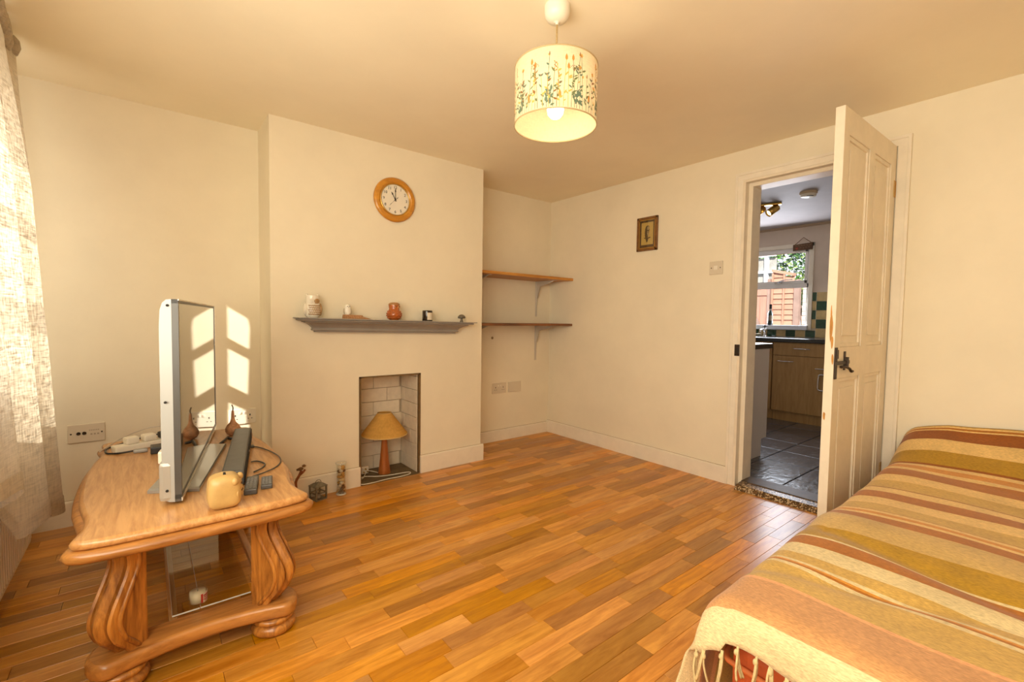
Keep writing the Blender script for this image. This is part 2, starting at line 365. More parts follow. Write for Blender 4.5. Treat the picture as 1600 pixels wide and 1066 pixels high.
mb = MB(); mb.box((FX0+.007, YC-.018, -.012), (FX1-.014, FY-.015, 0.003)); struct(mb.build('trim_hearth', pm('hearth_slate', (0.16, 0.11, 0.05), rough=0.75, var=0.35, vscale=18, bump=.2, bscale=60)))

# ------------------------------------------------------------------ floor planks
SW = 0.0705
def visible(x, y, z=0.0):
    d = Vector((x, y, z))-CAM; k = d.dot(fw)
    if k < 0.2: return None
    u = 800+F_PX*d.dot(rt)/k; v = 533-F_PX*d.dot(up)/k
    return (u, v, k) if (-60 < u < 1660 and -60 < v < 1120) else None
def plank_geo(L, w):
    bz = .0014; bv = .0008
    x, y = L/2-.0004, w/2-.0004
    return ([(-x,-y,-bz),(x,-y,-bz),(x,y,-bz),(-x,y,-bz),(-x+bv,-y+bv,0),(x-bv,-y+bv,0),(x-bv,y-bv,0),(-x+bv,y-bv,0),(-x,-y,-.013),(x,-y,-.013),(x,y,-.013),(-x,y,-.013)],
            [(4,5,6,7),(0,1,5,4),(1,2,6,5),(2,3,7,6),(3,0,4,7),(8,9,1,0),(9,10,2,1),(10,11,3,2),(11,8,0,3)])
planks = []
nrow = int((YA-YB)/SW)+1
for i in range(nrow):
    y0 = YA-(i+1)*SW; yc = y0+SW/2
    x = XW - random.uniform(0, .4)
    while x < XB:
        L = random.choice((.26, .31, .36, .42, .47, .53)); a, b_ = max(x, XW), min(x+L, XB); x += L
        if b_-a < .02: continue
        if y0 >= YC-.002:
            if a >= XL and b_ <= XR: continue
            if a < XR < b_: a = XR
            if a < XL < b_: b_ = XL
        xc = (a+b_)/2
        if y0 >= YL and xc < XL: continue
        hidden = xc > 1.25 and yc < 0.45
        vis = None if hidden else (visible(xc, yc) or visible(a, yc) or visible(b_, yc))
        planks.append((vis[2] if vis else 99, xc, yc, round(b_-a, 4)))
planks.sort(); cache = {}; rest = MB()
for k, (d, xc, yc, L) in enumerate(planks):
    vs, fs = plank_geo(L, SW)
    if k < 297 and d < 90:
        if L not in cache:
            me = bpy.data.meshes.new('plank'); me.from_pydata(vs, [], fs); me.materials.append(M['plank']); cache[L] = me
        o = bpy.data.objects.new('plank', cache[L]); COL.objects.link(o); o.location = (xc, yc, 0); o.parent = floor
    else: rest.add([(v[0]+xc, v[1]+yc, v[2]) for v in vs], fs)
o = rest.build('planks_beyond', M['plank'], floor); o['kind'] = 'stuff'

# ------------------------------------------------------------------ doorway and door
trim = struct_empty('trim_doorway', (XB, 1.07, 0))
def arch_prof_box(mb, a, b): mb.box(a, b, bev=.004)
mb = MB(); arch_prof_box(mb, (XB-.014, 1.462, 0), (XB+.002, 1.510, 2.094)); mb.box((XB-.020, 1.494, 0), (XB, 1.510, 2.094), bev=.003); mb.build('architrave', M['white'], trim)
mb = MB(); arch_prof_box(mb, (XB-.014, .612, 0), (XB+.002, .664, 2.094)); mb.box((XB-.020, .607, 0), (XB, .622, 2.094), bev=.003); mb.build('architrave', M['white'], trim)
mb = MB(); arch_prof_box(mb, (XB-.0145, .6115, 2.0455), (XB+.0025, 1.5095, 2.0935)); mb.box((XB-.0205, .6065, 2.0795), (XB+.001, 1.5105, 2.0965), bev=.003); mb.build('architrave', M['white'], trim)
mb = MB()
mb.box((XB-.010, 1.445, 0), (XB+.035, 1.464, 2.045)); mb.box((XB+.036, 1.418, 0), (XB+TB+.01, 1.455, 2.03), bev=.004)
mb.box((XB-.010, .682, 0), (XB+.035, .695, 2.045)); mb.box((XB+.036, .695, 0), (XB+TB+.01, .725, 2.03), bev=.004)
mb.box((XB-.0105, .69, 2.032), (XB+.0355, 1.455, 2.0475)); mb.box((XB+.0365, .70, 2.008), (XB+TB+.011, 1.45, 2.0465), bev=.004)
mb.build('door_lining', M['door'], trim)
mb = MB(); mb.box((XB-.017, 1.446, .885), (XB+.001, 1.478, .962), bev=.003); mb.box((XB-.019, 1.450, .905), (XB-.012, 1.466, .94), 1); mb.build('latch_keeper', [M['iron'], M['hole']], trim)
thr = struct_empty('trim_threshold', (XB, 1.07, 0))
mb = MB(); mb.prism([(XB-.075, -.013), (XB-.075, .004), (XB-.045, .030), (XB+.02, .036), (XB+.16, .036), (XB+.16, -.013)], 'y', .70, 1.418)
mthr, n, l, b = nt('speckled_threshold')
geo = n.new('ShaderNodeNewGeometry'); v = n.new('ShaderNodeTexVoronoi'); v.inputs['Scale'].default_value = 130; l.new(geo.outputs['Position'], v.inputs['Vector'])
wnz = n.new('ShaderNodeSeparateColor'); l.new(v.outputs['Color'], wnz.inputs[0]); rr = n.new('ShaderNodeValToRGB'); l.new(wnz.outputs[0], rr.inputs[0])
rr.color_ramp.interpolation = 'CONSTANT'; rr.color_ramp.elements[0].color = (0.07, .035, .012, 1); rr.color_ramp.elements[1].position = .72; rr.color_ramp.elements[1].color = (.55, .42, .25, 1)
e = rr.color_ramp.elements.new(.4); e.color = (.16, .08, .03, 1); l.new(rr.outputs[0], b.inputs['Base Color']); b.inputs['Roughness'].default_value = .35
mb.build('threshold_strip', mthr, thr)
mb = MB(); mb.box((XB+.02, .72, .034), (XB+.16, 1.418, .041), bev=.002); mb.build('threshold_board', pm('threshold_board', (.10, .065, .035), rough=.5, var=.3, vscale=20), thr)

# the door leaf, standing open into the room
door = struct_empty('door_1', (3.105, .675, 0))
DL, DT, DH0, DH1 = 0.752, 0.036, 0.012, 2.045
def dpt(u, w, z):      # u from hinge to free edge, w through the thickness, z up
    ang = math.atan2(.020, .752)
    return (3.104-u*math.cos(ang)-w*math.sin(ang), .667+u*math.sin(ang)+w*math.cos(ang), z)
def dbox(mb, u0, u1, w0, w1, z0, z1, bev=0, m=0):
    t = MB(); t.box((u0, w0, z0), (u1, w1, z1), m, bev); mb.add([dpt(*p) for p in t.v], t.f, m)
ST = .085; MU = .075; TR = .105
u_in = ST; u_out = DL-ST-.0; uc = DL/2
cells = [(ST, uc-MU/2), (uc+MU/2, DL-.065)]
rows = [(.20, .865), (1.005, 1.935)]
mb = MB()
dbox(mb, 0, ST, 0, DT, DH0, DH1, .002); dbox(mb, DL-.065, DL, 0, DT, DH0, DH1, .002); dbox(mb, uc-MU/2, uc+MU/2, .0005, DT-.0005, .19, 1.95)
for z0, z1 in ((DH0, .20), (.865, 1.005), (1.935, DH1)): dbox(mb, ST, DL-.065, .0002, DT-.0002, z0, z1)
mb.build('door_leaf', M['door'], door)
for (u0, u1) in cells:
    for (z0, z1) in rows:
        mb = MB(); dbox(mb, u0, u1, .012, DT-.012, z0, z1)
        dbox(mb, u0+.045, u1-.045, .008, .013, z0+.05, z1-.05, .003)
        mb.build('door_panel', M['door'], door)
        mb = MB()
        for w in (0,):
            for a, b_, c, d in ((u0, u0+.018, z0, z1), (u1-.018, u1, z0, z1), (u0, u1, z0, z0+.018), (u0, u1, z1-.018, z1)):
                dbox(mb, a, b_, .004, .014, c, d, .003)
        mb.build('panel_moulding', M['door'], door)
mb = MB()   # worn patches on the free edge and stile, where the paint has gone
for u0, z0, z1, w0, w1 in ((DL, 1.03, 1.15, .008, .022), (DL, 1.0, 1.06, .004, .014), (DL, .68, .72, .022, .032), (DL, 1.13, 1.19, .014, .020), (DL, .93, .98, .001, .009)):
    pts = []; nn = 14
    for i in range(nn):
        a = 2*PI*i/nn; k = random.uniform(.75, 1.1); pts.append(dpt(u0+.0006, (w0+w1)/2+(w1-w0)/2*k*math.cos(a), (z0+z1)/2+(z1-z0)/2*k*math.sin(a)))
    pts2 = [Vector(p)+Vector((.002, 0, 0)) for p in pts]
    mb.add(pts+pts2, [list(range(nn))]+[[i, (i+1)%nn, nn+(i+1)%nn, nn+i] for i in range(nn)])
mb.build('worn_paint', M['bare'], door, 'bare orange wood where the paint has worn away')
mb = MB()  # thumb latch and lever
dbox(mb, DL-.030, DL-.004, -.005, 0, .865, 1.005, .002); dbox(mb, DL-.135, DL-.115, -.004, 0, .90, .985, .0015)
dbox(mb, DL-.027, DL-.008, -.010, -.004, .955, .995, .002)
dbox(mb, DL-.16, DL+.012, -.012, -.005, .928, .944, .002); dbox(mb, DL-.13, DL-.117, -.018, 0, .915, .96, .002)
mb.tube(smooth_path([dpt(DL-.06, -.010, .918), dpt(DL-.10, -.014, .916), dpt(DL-.135, -.018, .908), dpt(DL-.155, -.020, .894), dpt(DL-.172, -.020, .894)]), .006)
mb.build('latch', M['iron'], door, 'dark iron latch with curled lever')
for z in (.28, 1.78):
    mb = MB(); mb.lathe([(.006, 0), (.006, .085)], dpt(-.004, -.003, z), 10); dbox(mb, 0, .03, -.0015, .0, z, z+.085); mb.build('hinge', M['brass'], door)

# ------------------------------------------------------------------ sockets, switch, plates
def plate_xy(px, pz, y, w, h, kind, label, cat, group=None):
    t = thing({'double': 'double_socket', 'blank': 'blanking_plate', 'aerial': 'aerial_socket'}[kind], (px, y, pz), label, cat, group)
    mat = M['pewter'] if (kind != 'double' or y > 3.3) else M['plastic']
    mb = MB(); mb.box((px-w/2, y-.009, pz-h/2), (px+w/2, y+.001, pz+h/2), bev=.003); mb.build('face_plate', mat, t)
    hs = MB()
    if kind == 'double':
        for s in (-1, 1):
            cx = px+s*w*.27; hs = MB()
            hs.box((cx-.003, y-.0095, pz+.002), (cx+.003, y-.008, pz+.014)); hs.box((cx-.013, y-.0095, pz-.016), (cx-.006, y-.008, pz-.012)); hs.box((cx+.006, y-.0095, pz-.016), (cx+.013, y-.008, pz-.012)); hs.build('pin_holes', M['hole'], t)
            sw = MB(); sx = px+s*.013; sw.box((sx-.006, y-.0125, pz+.016), (sx+.006, y-.0085, pz+.030), bev=.0015); sw.build('switch', M['plastic'], t)
    elif kind == 'aerial':
        for dx in (-.031, -.009):
            hs = MB(); hs.lathe([(.0085, 0), (.0085, .003), (.004, .0035), (.004, .0005)], (px+dx, y-.009, pz), 14, axis=(0,-1,0)); hs.build('coaxial_socket', M['iron'], t)
        for dx in (-.060, .060):
            hs = MB(); hs.lathe([(.004, 0), (.003, .001)], (px+dx, y-.009, pz), 10, axis=(0,-1,0)); hs.build('screw', M['iron'], t)
        pr = MB()
        for k in range(6): pr.box((px+.010+k*.007, y-.0093, pz+.010), (px+.014+k*.007, y-.0088, pz+.016))
        for k in range(3): pr.box((px+.015+k*.013, y-.0093, pz-.012), (px+.023+k*.013, y-.0088, pz-.004))
        pr.build('faint_lettering', pm('faded_print', (.40, .33, .24), rough=.6), t)
    else:
        for dx in (-w*.4, w*.4):
            hs = MB(); hs.lathe([(.0035, 0), (.003, .001)], (px+dx, y-.009, pz), 10, axis=(0,-1,0)); hs.build('screw', M['steel'], t)
    return t
plate_xy(-.256, .479, YL, .146, .096, 'aerial', 'beige aerial socket plate with two coaxial holes beside the curtain', 'aerial socket')
plate_xy(.459, .479, YL, .148, .094, 'double', 'white double socket low on the wall behind the gourd and soundbar', 'socket')
plate_xy(2.5015, .481, YA, .157, .094, 'double', 'white double socket low in the alcove under the shelves', 'socket')
plate_xy(2.681, .482, YA, .148, .094, 'blank', 'blank beige plate right of the alcove socket', 'plate')
t = thing('light_switch', (XB, 1.631, 1.487), 'white single light switch on the wall between picture and doorway', 'light switch')
mb = MB(); mb.box((XB-.010, 1.584, 1.441), (XB+.001, 1.678, 1.533), bev=.003); mb.build('face_plate', M['pewter'], t)
mb = MB(); mb.box((XB-.0145, 1.617, 1.472), (XB-.009, 1.645, 1.502), bev=.003); mb.build('rocker', M['plastic'], t)
for dy in (-.032, .032):
    mb = MB(); mb.lathe([(.004, 0), (.003, .001)], (XB-.010, 1.631+dy, 1.487), 10, axis=(-1,0,0)); mb.build('screw', M['iron'], t)
mb = MB(); mb.lathe([(.012, 0), (.012, .003), (.010, .004)], (2.42, YA, .94), 16, axis=(0,-1,0)); tag(mb.build('wall_pad', pm('felt', (.30, .2, .1), rough=.9)), 'small brown round felt pad stuck on the alcove wall below the lower shelf', 'pad')

# ------------------------------------------------------------------ wall clock
CX, CZ, CR = 1.317, 1.896, .147
t = thing('wall_clock', (CX, YC, CZ), 'round orange wooden wall clock with white face above the mantel shelf', 'clock')
mb = MB(); mb.lathe([(.100, .004), (CR*.93, 0), (CR, .006), (CR*.985, .016), (CR*.90, .023), (CR*.86, .022), (CR*.80, .027), (.113, .024), (.106, .020), (.101, .014)], (CX, YC, CZ), 64, axis=(0,-1,0), caps=False); mb.build('case', M['clockwood'], t)
mb = MB(); mb.lathe([(.107, .019), (.104, .023), (.0995, .0205), (.099, .0155)], (CX, YC, CZ), 56, axis=(0,-1,0), caps=False); mb.build('bezel', M['brass'], t)
mb = MB(); mb.lathe([(.103, .0155), (.0, .016)], (CX, YC, CZ), 48, axis=(0,-1,0)); mb.build('dial', pm('clock_dial', (.80, .74, .62), rough=.5), t)
M['ink'] = pm('black_ink', (.02, .017, .014), rough=.6)
def text(s, loc, size, rot, mat, parent, name='lettering', ext=.0003):
    c = bpy.data.curves.new(name, 'FONT'); c.body = s; c.size = size; c.align_x = 'CENTER'; c.align_y = 'CENTER'; c.extrude = ext; c.resolution_u = 3
    c.materials.append(mat); o = bpy.data.objects.new(name, c); COL.objects.link(o); o.location = loc; o.rotation_euler = rot
    bpy.context.view_layer.update()
    me = bpy.data.meshes.new_from_object(o.evaluated_get(bpy.context.evaluated_depsgraph_get())); mw = o.matrix_world.copy()
    bpy.data.objects.remove(o); bpy.data.curves.remove(c); me.transform(mw); me.name = name
    o = bpy.data.objects.new(name, me); COL.objects.link(o)
    if parent: put(o, parent)
    return o
for h in range(1, 13):
    a = 2*PI*h/12; text(str(h), (CX+.080*math.sin(a), YC-.0164, CZ+.080*math.cos(a)), .026, (PI/2, 0, 0), M['ink'], t, 'numeral')
mb = MB()
for h in range(60):
    a = 2*PI*h/60; r0, r1 = .094, .098; w = .0009 if h % 5 == 0 else .0004
    dx, dz = math.sin(a), math.cos(a)
    mb.add([(CX+r0*dx-w*dz, YC-.0164, CZ+r0*dz+w*dx), (CX+r0*dx+w*dz, YC-.0164, CZ+r0*dz-w*dx), (CX+r1*dx+w*dz, YC-.0164, CZ+r1*dz-w*dx), (CX+r1*dx-w*dz, YC-.0164, CZ+r1*dz+w*dx)], [(0,1,2,3)])
mb.build('minute_track', M['ink'], t)
def hand(name, ang, length, w, y, tail=.012):
    a = R(ang); d = Vector((math.sin(a), 0, math.cos(a))); p = Vector((math.cos(a), 0, -math.sin(a))); c = Vector((CX, YC-y, CZ))
    prof = [(-tail, w*.4), (0, w*.7), (length*.62, w*.5), (length*.72, w*1.3), (length, w*.1)]
    pts = [c+d*q+p*r for q, r in prof]+[c+d*q-p*r for q, r in reversed(prof)]; nn = len(pts)
    mb = MB(); mb.add(pts+[q+Vector((0, .0012, 0)) for q in pts], [list(range(nn)), [nn+i for i in range(nn)][::-1]]+[[i, (i+1)%nn, nn+(i+1)%nn, nn+i] for i in range(nn)])
    return mb.build(name, M['ink'], t)
hand('hour_hand', -30, .056, .004, .0185); hand('minute_hand', 0, .076, .0032, .0200); hand('second_hand', 225, .060, .0009, .0215, tail=.030); hand('alarm_hand', 50, .026, .002, .0178)
mb = MB(); mb.lathe([(.005, 0), (.004, .006)], (CX, YC-.016, CZ), 14, axis=(0,-1,0)); mb.build('hub', M['ink'], t)

# ------------------------------------------------------------------ mantel shelf and ornaments
MT = R(.95)
mant = bpy.data.objects.new('mantel_shelf', None); COL.objects.link(mant); mant.location = (1.3, YC, 1.05)
tag(mant, 'grey painted moulded mantel shelf on the chimney breast above the fireplace', 'mantel shelf')
def mz(x): return 1.1025-.0166*(x-.67)
def mantel_ring(d, z, x0, x1): return [(x0, YC+.001, z), (x0, YC-d, z), (x1, YC-d, z), (x1, YC+.001, z)]
prof = [(.026, .000, .118), (.034, .000, .112), (.034, .008, .112), (.046, .009, .100), (.050, .013, .096), (.050, .019, .096), (.046, .022, .100), (.046, .026, .100), (.056, .038, .088), (.072, .050, .070), (.092, .058, .050), (.100, .060, .042), (.100, .066, .042), (.124, .067, .018), (.130, .071, .012), (.130, .077, .012), (.126, .0785, .016), (.126, .086, .016)]
mb = MB(); XM0, XM1 = .684, 1.896
vs = []
for d, z, ins in prof:
    for p in mantel_ring(d, z, XM0+ins, XM1-ins): vs.append((p[0], p[1], p[2]+mz(p[0])-.086))
k = len(prof); fs = []
for i in range(k-1):
    for j in range(3): fs.append((i*4+j, i*4+j+1, i*4+4+j+1, i*4+4+j))
fs += [(0,1,2,3), tuple((k-1)*4+j for j in range(4))]
mb.add(vs, fs); mb.build('moulding', M['grey'], mant)
mb = MB(); vs = []
for z in (.0, .006):
    for p in mantel_ring(.148, z, XM0-.004, XM1+.004): vs.append((p[0], p[1], p[2]+mz(p[0])-.006))
mb.add(vs, [(0,1,2,3), (4,5,6,7), (0,1,5,4), (1,2,6,5), (2,3,7,6), (3,0,4,7)]); mb.build('shelf_board', M['grey'], mant)

YM = YC-.078
# white and tan pottery owl vase
M['cream'] = pm('cream_glaze', (.78, .72, .60), rough=.25, spec=.6, coat=.3); M['tan'] = pm('tan_glaze', (.40, .24, .10), rough=.35, coat=.3)
x = .770; z = mz(x)
t = thing('owl_vase', (x, YM, z), 'tall cream and tan pottery owl vase at the left end of the mantel', 'vase')
mb = MB(); mb.lathe([(.030, 0), (.041, .012), (.047, .035), (.046, .060), (.040, .082), (.036, .095), (.037, .110), (.039, .128), (.038, .132), (.033, .131), (.030, .105), (.026, .03), (0, .01)], (x, YM, z), 40, sy=.85); mb.build('body', M['cream'], t)
for s, dy in ((-.55, -1), (.62, -1)):
    mb = MB()
    for r, ht in ((.0145, .004), (.009, .006), (.004, .009)): 
        mb.lathe([(r, -.004), (r, ht), (r*.6, ht+.001), (r*.55, ht-.002)], (x+s*.028, YM-.030, z+.098), 20, axis=(s*.45, -1, .05))
    mb.build('eye', M['tan'] if s > 0 else M['cream'], t)
mb = MB(); mb.add([(x+.002, YM-.036, z+.094), (x+.012, YM-.036, z+.092), (x+.006, YM-.040, z+.080), (x+.006, YM-.030, z+.09)], [(0,1,2), (0,2,3), (1,3,2), (0,3,1)]); mb.build('beak', M['tan'], t)
mb = MB()
for row in range(5):
    for c in range(-3, 5):
        a = -PI/2+.10+c*.24+(row % 2)*.12; rr = .0475*(1-.03*abs(row-2)); 
        px, py, pz = x+rr*math.cos(a), YM+rr*.85*math.sin(a), z+.018+row*.0125
        mb.tube([(px-.006*math.sin(-a), py, pz+.006), (px, py-.002, pz), (px+.006*math.sin(-a), py, pz+.006)], .0027, 5)
mb.build('feather_relief', M['tan'], t)
for s in (-1, 1):
    mb = MB(); mb.sphere((x+s*.042, YM-.004, z+.050), (.011, .024, .036)); mb.build('wing', M['tan'] if s > 0 else M['cream'], t)
for s in (-1, 1):
    mb = MB(); mb.lathe([(.007, 0), (.003, .012), (0, .014)], (x+s*.030, YM, z+.130), 10, sy=1.4); mb.build('ear_tuft', M['cream'], t)

# cork wedge with a little white owl on it
xa, xb = .953, 1.122
mb = MB(); z0a, z0b = mz(xa), mz(xb)
pts = [(xa, z0a), (xb, z0b), (xb-.055, z0b+.016), (1.06, mz(1.06)+.024), (xa+.004, z0a+.025)]
mb.prism(pts, 'y', YM-.026, YM+.030)
tag(mb.build('cork_wedge', pm('cork', (.46, .23, .10), rough=.9, var=.45, vscale=140, bump=.4, bscale=150)), 'speckled brown wedge-shaped block lying on the mantel under the small white owl', 'wedge')
x = .977; z = mz(x)+.0245
t = thing('owl_figurine', (x, YM, z), 'small white owl figurine perched on the brown wedge', 'figurine')
M['snow'] = pm('white_glaze', (.82, .78, .68), rough=.4, var=.06, vscale=80)
mb = MB(); mb.lathe([(.014, 0), (.019, .008), (.021, .022), (.0195, .036), (.0175, .044), (.0178, .051), (.014, .060), (.007, .0645), (0, .0655)], (x, YM, z), 28, sy=.85); mb.build('body', M['snow'], t)
for s in (-1, 1):
    mb = MB(); mb.sphere((x+s*.0065+.001, YM-.0145, z+.052), .0026, u=10, v=6); mb.build('eye', M['ink'], t)
    mb = MB(); mb.sphere((x+s*.019, YM+.003, z+.022), (.005, .011, .019)); mb.build('wing', pm('grey_feather', (.50, .43, .33), rough=.5, var=.3, vscale=200), t)
mb = MB(); mb.sphere((x+.001, YM-.0165, z+.046), (.0016, .002, .003), u=8, v=6); mb.build('beak', M['tan'], t)

# round orange owl
x = 1.283; z = mz(x); M['orange'] = pm('orange_glaze', (.42, .105, .018), rough=.22, coat=.5, var=.25, vscale=60, bump=.15, bscale=120)
t = thing('owl_ornament', (x, YM, z), 'rounded glossy orange-brown owl ornament in the middle of the mantel', 'ornament')
mb = MB(); mb.lathe([(.028, 0), (.038, .008), (.047, .028), (.048, .040), (.043, .056), (.036, .066), (.0335, .074), (.035, .086), (.036, .098), (.033, .108), (.022, .114), (0, .115)], (x, YM, z), 40); mb.build('body', M['orange'], t)
for s in (-.35, .62):
    mb = MB(); mb.sphere((x+s*.026+.004, YM-.031, z+.089), (.008, .005, .008)); mb.sphere((x+s*.026+.004, YM-.035, z+.089), (.0035, .003, .0035), 1); mb.build('eye', [pm('owl_eye_ring', (.50, .26, .09), rough=.3), M['ink']], t)
mb = MB(); mb.lathe([(.005, 0), (.003, .008), (0, .013)], (x+.010, YM-.031, z+.083), 8, axis=(.2, -1, -.6)); mb.build('beak', pm('owl_beak', (.50, .26, .09), rough=.4), t)
mb = MB()
for row in range(4):
    for c in range(26):
        a = 2*PI*(c+.5*(row % 2))/26; rr = (.0425, .0482, .0476, .042)[row]; zz = z+.016+row*.0135
        mb.sphere((x+rr*math.cos(a), YM+rr*math.sin(a), zz), (.0035, .0035, .0055), u=6, v=4)
mb.build('feather_relief', M['orange'], t)
mb = MB(); mb.lathe([(.036, .098), (.037, .104), (.0335, .1095), (.022, .1155), (0, .117)], (x, YM, z+.0002), 32, caps=False); mb.build('crown', pm('mottled_brown_glaze', (.40, .20, .07), rough=.35, var=.4, vscale=120), t)

# dark candle jar with pale label
x = 1.528; z = mz(x)
t = thing('candle_jar', (x, YM, z), 'small dark jar with a pale label on the right half of the mantel', 'jar')
mb = MB(); mb.lathe([(.033, 0), (.0345, .004), (.0345, .068), (.0335, .073), (.031, .073), (.030, .062), (0, .06)], (x, YM, z), 36); mb.build('jar', pm('dark_glass', (.028, .018, .012), rough=.12, coat=.3), t)
def patch(c, r, a0, a1, z0, z1, n=14, off=.0006):
    mb = MB(); vs = []
    for i in range(n+1):
        a = a0+(a1-a0)*i/n
        for zz, rr in ((z0, r+off), (z1, r+off), (z0, r-.0004), (z1, r-.0004)): vs.append((c[0]+rr*math.cos(a), c[1]+rr*math.sin(a), c[2]+zz))
    fs = [(4*i, 4*i+4, 4*i+5, 4*i+1) for i in range(n)]+[(4*i+2, 4*i+3, 4*i+7, 4*i+6) for i in range(n)]
    fs += [(4*i, 4*i+2, 4*i+6, 4*i+4) for i in range(n)]+[(4*i+1, 4*i+5, 4*i+7, 4*i+3) for i in range(n)]+[(0,1,3,2), (4*n, 4*n+2, 4*n+3, 4*n+1)]
    mb.add(vs, fs, smooth=False); return mb
patch((x, YM, z), .0345, R(-118), R(-22), .008, .058).build('paper_label', pm('label_paper', (.72, .63, .50), rough=.8), t)
# mushroom
x = 1.808; z = mz(x)
t = thing('mushroom_ornament', (x, YM, z), 'small grey metal mushroom ornament at the right end of the mantel', 'ornament')
M['pewterm'] = pm('old_pewter', (.20, .165, .12), rough=.4, metal=.5, var=.4, vscale=120, bump=.3, bscale=130)
mb = MB(); mb.lathe([(.011, 0), (.013, .003), (.009, .010), (.008, .028)], (x, YM, z), 20); mb.build('stem', M['pewterm'], t)
mb = MB(); mb.lathe([(.008, .027), (.022, .026), (.029, .031), (.027, .040), (.018, .050), (.008, .0545), (0, .055)], (x, YM, z), 28); mb.build('cap', M['pewterm'], t)

# ------------------------------------------------------------------ alcove shelves and brackets
t = thing('wall_shelf', (2.58, YA, 1.475), 'upper orange pine shelf in the alcove', 'shelf', 'alcove shelves')
mb = MB(); mb.box((XR+.002, 3.001, 1.474), (XB-.002, YA-.001, 1.497), bev=.002); mb.build('board', M['pine'], t)
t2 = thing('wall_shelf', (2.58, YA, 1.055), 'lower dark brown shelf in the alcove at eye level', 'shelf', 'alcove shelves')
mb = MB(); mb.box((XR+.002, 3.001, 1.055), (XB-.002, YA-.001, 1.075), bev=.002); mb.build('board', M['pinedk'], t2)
def bracket(x, zt, parent):
    mb = MB()
    mb.box((x-.012, YA-.003, zt-.335), (x+.012, YA, zt)); mb.box((x-.012, YA-.27, zt-.003), (x+.012, YA, zt))
    mb.prism([(YA-.003, zt-.31), (YA-.016, zt-.16), (YA-.055, zt-.045), (YA-.24, zt-.005), (YA-.24, zt-.003), (YA-.003, zt-.003)], 'x', x-.003, x+.003)
    mb.tube([(x, YA-.018, zt-.16), (x, YA-.052, zt-.05), (x, YA-.23, zt-.008)], .004, 6)
    for q in (.04, .30): mb.lathe([(.006, 0), (.004, .003)], (x, YA-.003, zt-q), 10, axis=(0,-1,0))
    return mb.build('bracket', M['steel'], parent)
bracket(2.937, 1.474, t); bracket(2.20, 1.474, t); bracket(2.937, 1.055, t2); bracket(2.20, 1.055, t2)

# ------------------------------------------------------------------ framed owl picture
y0, y1, z0, z1 = 2.106, 2.294, 1.665, 1.930
t = thing('framed_picture', (XB, 2.2, 1.8), 'small dark wooden framed owl print on the wall between alcove and doorway', 'picture')
M['frame'] = pm('dark_frame', (.20, .085, .02), rough=.35, coat=.3, var=.3, vscale=40)
mb = MB(); w = .020
for a in ((y0, y0+w, z0, z1), (y1-w, y1, z0, z1), (y0, y1, z0, z0+w), (y0, y1, z1-w, z1)): mb.box((XB-.018, a[0], a[2]), (XB, a[1], a[3]), bev=.004)
mb.build('frame', M['frame'], t)
mb = MB(); w2 = .006
for a in ((y0+w, y0+w+w2, z0+w, z1-w), (y1-w-w2, y1-w, z0+w, z1-w), (y0+w, y1-w, z0+w, z0+w+w2), (y0+w, y1-w, z1-w-w2, z1-w)): mb.box((XB-.014, a[0], a[2]), (XB-.006, a[1], a[3]))
mb.build('gilt_slip', M['brass'], t)
mb = MB(); mb.box((XB-.008, y0+w, z0+w), (XB-.002, y1-w, z1-w)); mb.build('mount', pm('brown_mount', (.10, .045, .015), rough=.8), t)
yc, zc = (y0+y1)/2, (z0+z1)/2
mb = MB(); mb.box((XB-.010, yc-.054, zc-.084), (XB-.007, yc+.054, zc+.090)); mb.build('print_paper', pm('ochre_paper', (.56, .37, .10), rough=.8), t)
def flat_poly(mb, pts, dx, m=0):   # pts (right,up) in metres about picture centre; right on the wall is -y
    P = [(XB-dx, yc-p[0], zc+p[1]) for p in pts]; nn = len(pts)
    mb.add(P+[(p[0]+.0004, p[1], p[2]) for p in P], [list(range(nn))]+[[i, (i+1)%nn, nn+(i+1)%nn, nn+i] for i in range(nn)], m)
def ell(cx, cy, rx, ry, n=18, rot=0): return [(cx+rx*math.cos(2*PI*i/n)*math.cos(rot)-ry*math.sin(2*PI*i/n)*math.sin(rot), cy+rx*math.cos(2*PI*i/n)*math.sin(rot)+ry*math.sin(2*PI*i/n)*math.cos(rot)) for i in range(n)]
mb = MB()
flat_poly(mb, [(-.022, .012), (-.020, .040), (-.012, .060), (.004, .066), (.018, .058), (.022, .042), (.017, .018), (.012, -.010), (.004, -.026), (-.006, -.030), (-.016, -.030), (-.021, -.012)], .0104, 0)
flat_poly(mb, ell(.009, .044, .012, .013), .0109, 1); flat_poly(mb, ell(.006, .004, .0055, .020), .0109, 1)
flat_poly(mb, ell(.010, .046, .0032, .0036), .0113, 0); flat_poly(mb, ell(-.001, .046, .0028, .0034), .0113, 0); flat_poly(mb, [(.004, .042), (.008, .042), (.006, .034)], .0113, 0)
for k in range(5): flat_poly(mb, ell(.000+.004*(k % 2), .020-.009*k, .0016, .003, 8), .0113, 0)
flat_poly(mb, [(-.030, -.028), (.032, -.026), (.030, -.034), (.012, -.037), (.006, -.060), (.002, -.064), (-.002, -.060), (-.004, -.074), (-.008, -.058), (-.014, -.038), (-.028, -.034)], .0106, 0)
mb.build('owl_drawing', [pm('sepia_ink', (.10, .055, .02), rough=.8), pm('pale_ink', (.46, .34, .17), rough=.8)], t)
mb = MB(); mb.box((XB-.0125, y0+w+.001, z0+w+.001), (XB-.0118, y1-w-.001, z1-w-.001)); mb.build('glazing', M['glassclear'], t)

